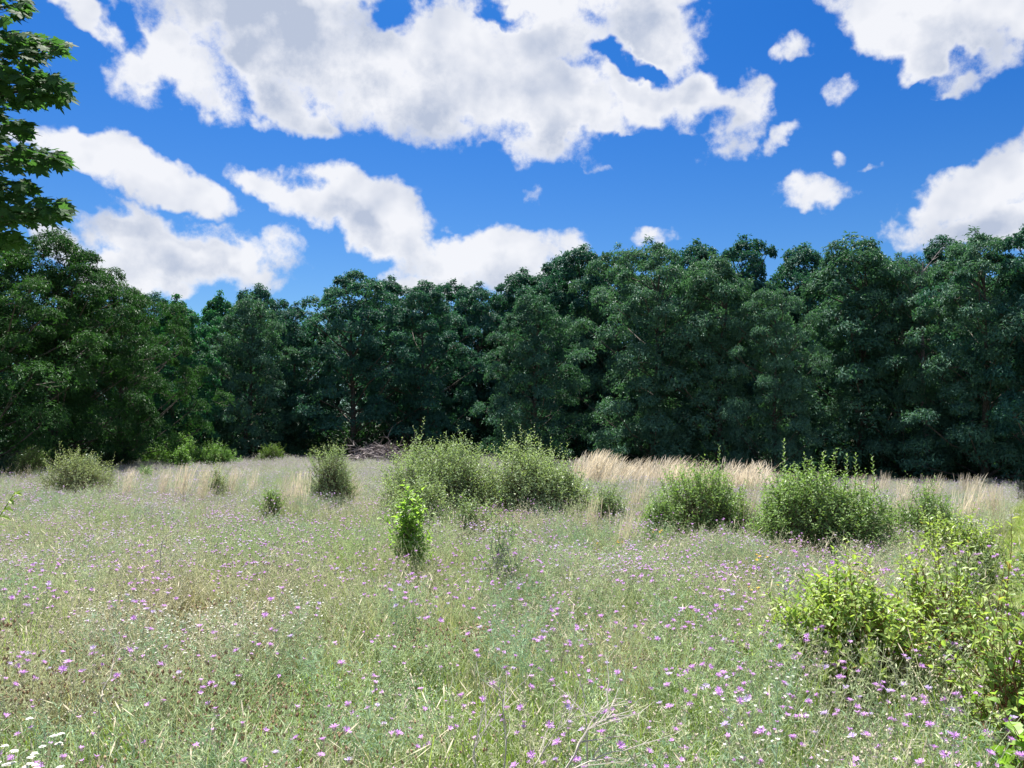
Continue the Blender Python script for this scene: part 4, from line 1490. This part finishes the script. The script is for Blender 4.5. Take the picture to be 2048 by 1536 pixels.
    put('farg', *sel(x, y, rng.uniform(0, 1, len(x)) < .8), .7, 1.05)
    # white flowers: scattered plus the patches left of centre
    x, y = wedge_points(rng, 3.2, 14, .4)
    put('white', x, y, .7, 1.0)
    for (cx, cy, s_, n) in ((-1.85, 5.1, .3, 22), (-4.4, 8.5, .5, 12), (-5.6, 12.5, .9, 20), (1.5, 3.0, .25, 2), (-7.5, 16.5, 1.5, 30)):
        put('white', rng.normal(cx, s_, n), rng.normal(cy, s_, n), .8, 1.05)
    x, y = wedge_points(rng, 2.5, 12, .12)
    put('yellow', *sel(x, y, x > .3), .8, 1.0)
    # mown turf of the path
    yy = rng.uniform(4, 34, 2600)
    xx = PATH_X(yy) + rng.uniform(-1, 1, 2600)
    put('mown', xx, yy, .7, 1.3)
    x, y = np.concatenate(X), np.concatenate(Yy)
    sc = np.concatenate(S)
    ii = np.concatenate(I)
    # plants stay a little lower where the camera stands
    ok = ~((np.hypot(x, y) < 1.5))
    x, y, sc, ii = x[ok], y[ok], sc[ok], ii[ok]
    hmod = (.78 + .3 * fld(x, y, .35, 11)) * (.82 + .36 * fld(x, y, 1.9, 14))
    z = gz(x, y)
    rot = np.stack([rng.normal(0, .09, len(x)), rng.normal(.05, .09, len(x)), rng.uniform(0, 6.28, len(x))], -1)
    scl = np.stack([sc, sc, sc * hmod], -1)
    print('meadow instances', len(x), 'source tris', sum(sum(len(p.vertices) - 2 for p in o.data.polygons) for o in src))
    scatter('meadow_plants', 'dense meadow of grey green knapweed stems, grasses and small lilac and white flowers', 'meadow', src, np.stack([x, y, z], -1), rot, scl, ii)


make_meadow()


def make_understory():
    rng = np.random.default_rng(9)
    src = []
    for i in range(3):
        g = Geo()
        n = 900
        d_ = rand_dirs(rng, n, -.2, 1)
        B = d_ * rng.uniform(.5, 1, (n, 1)) * np.array([1.3, 1.3, 1.2]) + [0, 0, .5]
        D = nrm(d_ + rng.normal(0, .5, (n, 3)) - [0, 0, .3])
        g.leaves(B, D, nrm(d_ + [0, 0, .6]), .16 * rng.uniform(.7, 1.3, n), .08)
        src.append(g.build('understory', M['under'], link=False))
    n = 420
    x = rng.uniform(-34, 34, n)
    y = edge_y(x) + rng.uniform(1.0, 16, n)
    s_ = rng.uniform(.6, 1.5, n)
    s_ = np.where(y - edge_y(x) < 2.5, s_ * .65, s_)
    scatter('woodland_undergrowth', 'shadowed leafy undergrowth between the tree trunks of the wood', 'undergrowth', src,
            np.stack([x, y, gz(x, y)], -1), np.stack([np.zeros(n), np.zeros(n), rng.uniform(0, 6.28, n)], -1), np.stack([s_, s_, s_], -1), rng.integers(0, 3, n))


make_understory()


# ---- individual knapweed plants of the foreground
def make_knapweeds():
    rng = np.random.default_rng(555)
    heads = []
    for i in range(5):
        g = Geo()
        head_geo(g, np.zeros((1, 3)), np.array([[0, 0, 1.0]]), 1.0, np.random.default_rng(600 + i), petal=1, bulb=0, n=16)
        heads.append(g.build('flower_head', [M['bud'], M['petal']], link=False).data)
    for i in range(2):
        g = Geo()
        head_geo(g, np.zeros((1, 3)), np.array([[0, 0, 1.0]]), 1.0, np.random.default_rng(620 + i), petal=1, bulb=0, n=14)
        heads.append(g.build('flower_head', [M['bud'], M['lilac']], link=False).data)
    stems = []
    for i in range(8):
        r2 = np.random.default_rng(700 + i)
        g = Geo()
        ns = 2
        SP, BP, dr = plant_skeleton(r2, ns, .68, .16, 4, .012)
        g.tubes(SP, np.linspace(1.2, .7, 5)[None] * .0013, 4)
        g.tubes(BP, np.array([[.9, .8, .7]]) * .0011, 3)
        B, D, LL = narrow_leaves(r2, SP, BP, 16, 4, .045)
        g.leaves(B, D, np.tile([0, 0, 1.0], (len(B), 1)), LL, LL * .07 + .0015, fold=.1, droop=.15, full=False)
        tips = np.concatenate([BP[:, 2], SP[:, -1]])
        ax = nrm(np.concatenate([dr, np.tile([0, 0, 1.0], (ns, 1))]) + r2.normal(0, .25, (len(tips), 3)) + [0, 0, .4])
        # unopened buds on some tips stay with the stem mesh
        perm = r2.permutation(len(tips))
        nf = r2.integers(3, 6)
        fl, bd = perm[:nf], perm[nf:]
        for t in bd:
            p, a_ = tips[t], ax[t]
            u = nrm(np.cross(a_, [.2, .9, .3]))
            v = np.cross(a_, u)
            h = .011
            vv = [p, p + a_ * h * .6 + u * h * .4, p + a_ * h * .6 + v * h * .4, p + a_ * h * .6 - u * h * .4, p + a_ * h * .6 - v * h * .4, p + a_ * h * 1.4]
            g.add(vv, [(0, 2, 1), (0, 3, 2), (0, 4, 3), (0, 1, 4), (5, 1, 2), (5, 2, 3), (5, 3, 4), (5, 4, 1)], 1)
        me = g.build('stem', [M['wire_near'], M['bud']], link=False).data
        stems.append((me, tips[fl], ax[fl]))
    pts = []
    cand = 0
    while len(pts) < 300 and cand < 20000:
        cand += 1
        y = 2.2 + 5.6 * rng.uniform(0, 1) ** .75
        x = rng.uniform(-.72, .72) * y
        w = .1 + .9 * float(fld(x, y, .8, 21) * (.4 + .9 * fld(x, y, 2.4, 22))) + (.3 if x > 0 else -.05)
        if rng.uniform(0, 1) > w or any(abs(x - a) < .07 and abs(y - b) < .07 for a, b in pts):
            continue
        pts.append((x, y))
    for i, (x, y) in enumerate(pts):
        me, tips, ax = stems[rng.integers(0, 8)]
        r = empty('knapweed_plant', (x, y, float(gz(x, y))), rng.uniform(0, 6.28), (1, 1, rng.uniform(.72, 1.0)))
        u = 1024 + F * x / y
        if u > 1560:
            side = 'around the lime shrub' if y > 4.2 else ('before the lime shrub' if y > 3 else 'at the bottom right')
        elif y < 3.3:
            side = 'at the bottom left' if u < 480 else ('among the dead stalks' if 900 < u < 1300 else 'along the bottom edge')
        elif y > 5.6:
            side = 'level with the bright sapling' if u > 480 else 'in the left middle meadow'
        else:
            side = 'in the brownish left patch' if u < 560 else ('below the bright sapling' if u < 1050 else 'left of the lime shrub')
        num = {3: 'three', 4: 'four', 5: 'five'}[len(tips)]
        tag(r, 'knapweed with %s pink purple flower heads %s' % (num, side), 'wildflower', 'knapweeds with %s heads %s' % (num, side))
        o = bpy.data.objects.new('stem', me)
        COL.objects.link(o)
        o.parent = r
        for p, a_ in zip(tips, ax):
            h = bpy.data.objects.new('flower_head', heads[rng.choice(7, p=[.17, .17, .17, .17, .12, .1, .1])])
            COL.objects.link(h)
            h.parent = r
            h.location = p
            s_ = .028 * rng.uniform(.75, 1.2)
            h.scale = (s_, s_, s_)
            h.rotation_euler = Vector(a_).to_track_quat('Z', 'Y').to_euler()


make_knapweeds()


# ---- dead pale stalks
def dead_stalk(label, pts_px, Y, thick=.0035, nb=6, seed=0):
    """pts_px: polyline in the photo, all near distance Y (real depth wobble added)"""
    rng = np.random.default_rng(seed)
    P = np.array([at(px, py, Y + dy) for px, py, dy in pts_px])
    g0 = P[0].copy()
    gzv = float(gz(g0[0], g0[1]))
    r = empty('dead_stalk', (float(g0[0]), float(g0[1]), gzv))
    tag(r, label, 'dead stalk')
    root = np.array([g0[0], g0[1], gzv])
    Q = P - root
    Q = np.concatenate([[Q[0] * [1, 1, 0]], Q]) if Q[0][2] > .02 else Q
    g = Geo()
    s_ = np.linspace(0, 1, len(Q))
    tt = np.linspace(0, 1, 14)
    line = np.stack([np.interp(tt, s_, Q[:, k]) for k in range(3)], -1) + rng.normal(0, .004, (14, 3))
    g.tubes(line[None], np.linspace(1.0, .35, 14)[None] * thick, 5)
    g.build('stem', M['dry_stalk'], r)
    for i in range(nb):
        t = rng.uniform(.35, .9)
        b = np.array([np.interp(t, tt, line[:, k]) for k in range(3)])
        dr = nrm(line[-1] - line[5])
        e = b + nrm(dr + rng.normal(0, .45, 3)) * rng.uniform(.08, .22)
        g = Geo()
        L4 = np.stack([b, b * .6 + e * .4 + rng.normal(0, .005, 3), b * .3 + e * .7 + rng.normal(0, .006, 3), e])
        g.tubes(L4[None], np.array([[.5, .42, .33, .2]]) * thick, 4)
        for _ in range(3):
            bb = L4[rng.integers(1, 4)]
            ee = bb + nrm(dr + rng.normal(0, .8, 3)) * rng.uniform(.02, .07)
            g.tubes(np.stack([bb, (bb + ee) / 2, ee])[None], np.array([[.25, .2, .12]]) * thick, 3)
        g.build('branch', M['dry_stalk'], r)


dead_stalk('thickest pale dead branching stalk sweeping up to the right at bottom centre', [(1120, 1560, 0), (1170, 1470, .05), (1200, 1440, .1), (1275, 1426, .2)], 2.55, .005, 9, 1)
dead_stalk('upright pale dead stalk just left of the sweeping one', [(1175, 1470, 0), (1170, 1420, .05), (1166, 1372, .1)], 2.75, .0035, 3, 2)
dead_stalk('straight white dead stalk left of bottom centre', [(1010, 1545, 0), (1008, 1440, .02), (1005, 1360, .05)], 2.6, .0035, 6, 3)
dead_stalk('forked pale dead stalk at the bottom left of centre', [(945, 1540, 0), (950, 1480, .03), (1000, 1420, .1)], 2.6, .0035, 6, 4)
dead_stalk('long nearly horizontal pale dead stalk at the bottom right of centre', [(1130, 1545, 0), (1200, 1510, .1), (1290, 1490, .2)], 2.5, .004, 5, 5)
dead_stalk('thin bent dead stalk between the straight and the sweeping one', [(1060, 1545, 0), (1110, 1470, .05), (1165, 1410, .1)], 2.65, .003, 7, 6)
dead_stalk('thin leaning dead stalk in the lower left meadow', [(200, 1400, 0), (225, 1340, .1), (240, 1270, .2)], 3.4, .003, 3, 7)
dead_stalk('thin dead stalk leaning right below the small dark clump', [(320, 1090, 0), (350, 1050, .1), (375, 1020, .2)], 6.6, .005, 3, 8)


# ---- white umbel flowers at lower left corner
def umbel_plant(px, py, Y, label, n_heads=4, seed=0):
    rng = np.random.default_rng(seed)
    x, y, zt = at(px, py, Y)
    z = float(gz(x, y))
    r = empty('white_flower_plant', (x, y, z))
    tag(r, label, 'wildflower', 'white flowered plants in the lower left corner')
    H = zt - z
    g = Geo()
    tips = np.stack([rng.normal(0, .05, n_heads), rng.normal(0, .05, n_heads), H - rng.uniform(0, .07, n_heads)], -1)
    fork = np.array([0, 0, H * .7])
    g.tubes(np.array([[(0, 0, 0), (.005, 0, H * .35), fork]]), np.array([[.002, .002, .0017]]), 5)
    g.tubes(np.stack([np.tile(fork, (n_heads, 1)), (tips + fork) / 2 + rng.normal(0, .006, (n_heads, 3)), tips], 1), np.array([[.0014, .0012, .001]]), 4)
    n = 22
    B = np.stack([np.zeros(n), np.zeros(n), rng.uniform(.05, H * .8, n)], -1)
    a = rng.uniform(0, 6.28, n)
    g.leaves(B, np.stack([np.cos(a), np.sin(a), np.full(n, .6)], -1), np.tile([0, 0, 1.0], (n, 1)), .05, .012, full=True, droop=.2)
    g.build('stem', M['fresh'], r)
    for t in tips:
        g = Geo()
        k = 26
        a = rng.uniform(0, 6.28, k)
        rr = .010 * np.sqrt(rng.uniform(0, 1, k))
        c = t + np.stack([rr * np.cos(a), rr * np.sin(a), .008 - rr * .2 + rng.normal(0, .001, k)], -1)
        for q_ in range(4):
            aa = a + q_ * np.pi / 2
            g.leaves(c, np.stack([np.cos(aa), np.sin(aa), np.full(k, .15)], -1), np.tile([0, 0, 1.0], (k, 1)), .0048, .004, fold=.05)
        g.build('flower_head', M['white'], r)


for i, (px, py) in enumerate([(25, 1462), (84, 1474), (12, 1490), (60, 1500), (86, 1522), (34, 1532)]):
    umbel_plant(px, py, 2.75 - .0025 * (py - 1450), ['white flat topped wildflower at the lower left corner, one of the upper pair',
                'small cluster of white wildflower heads at the lower left corner among knapweed'][i > 1], 4, 80 + i)
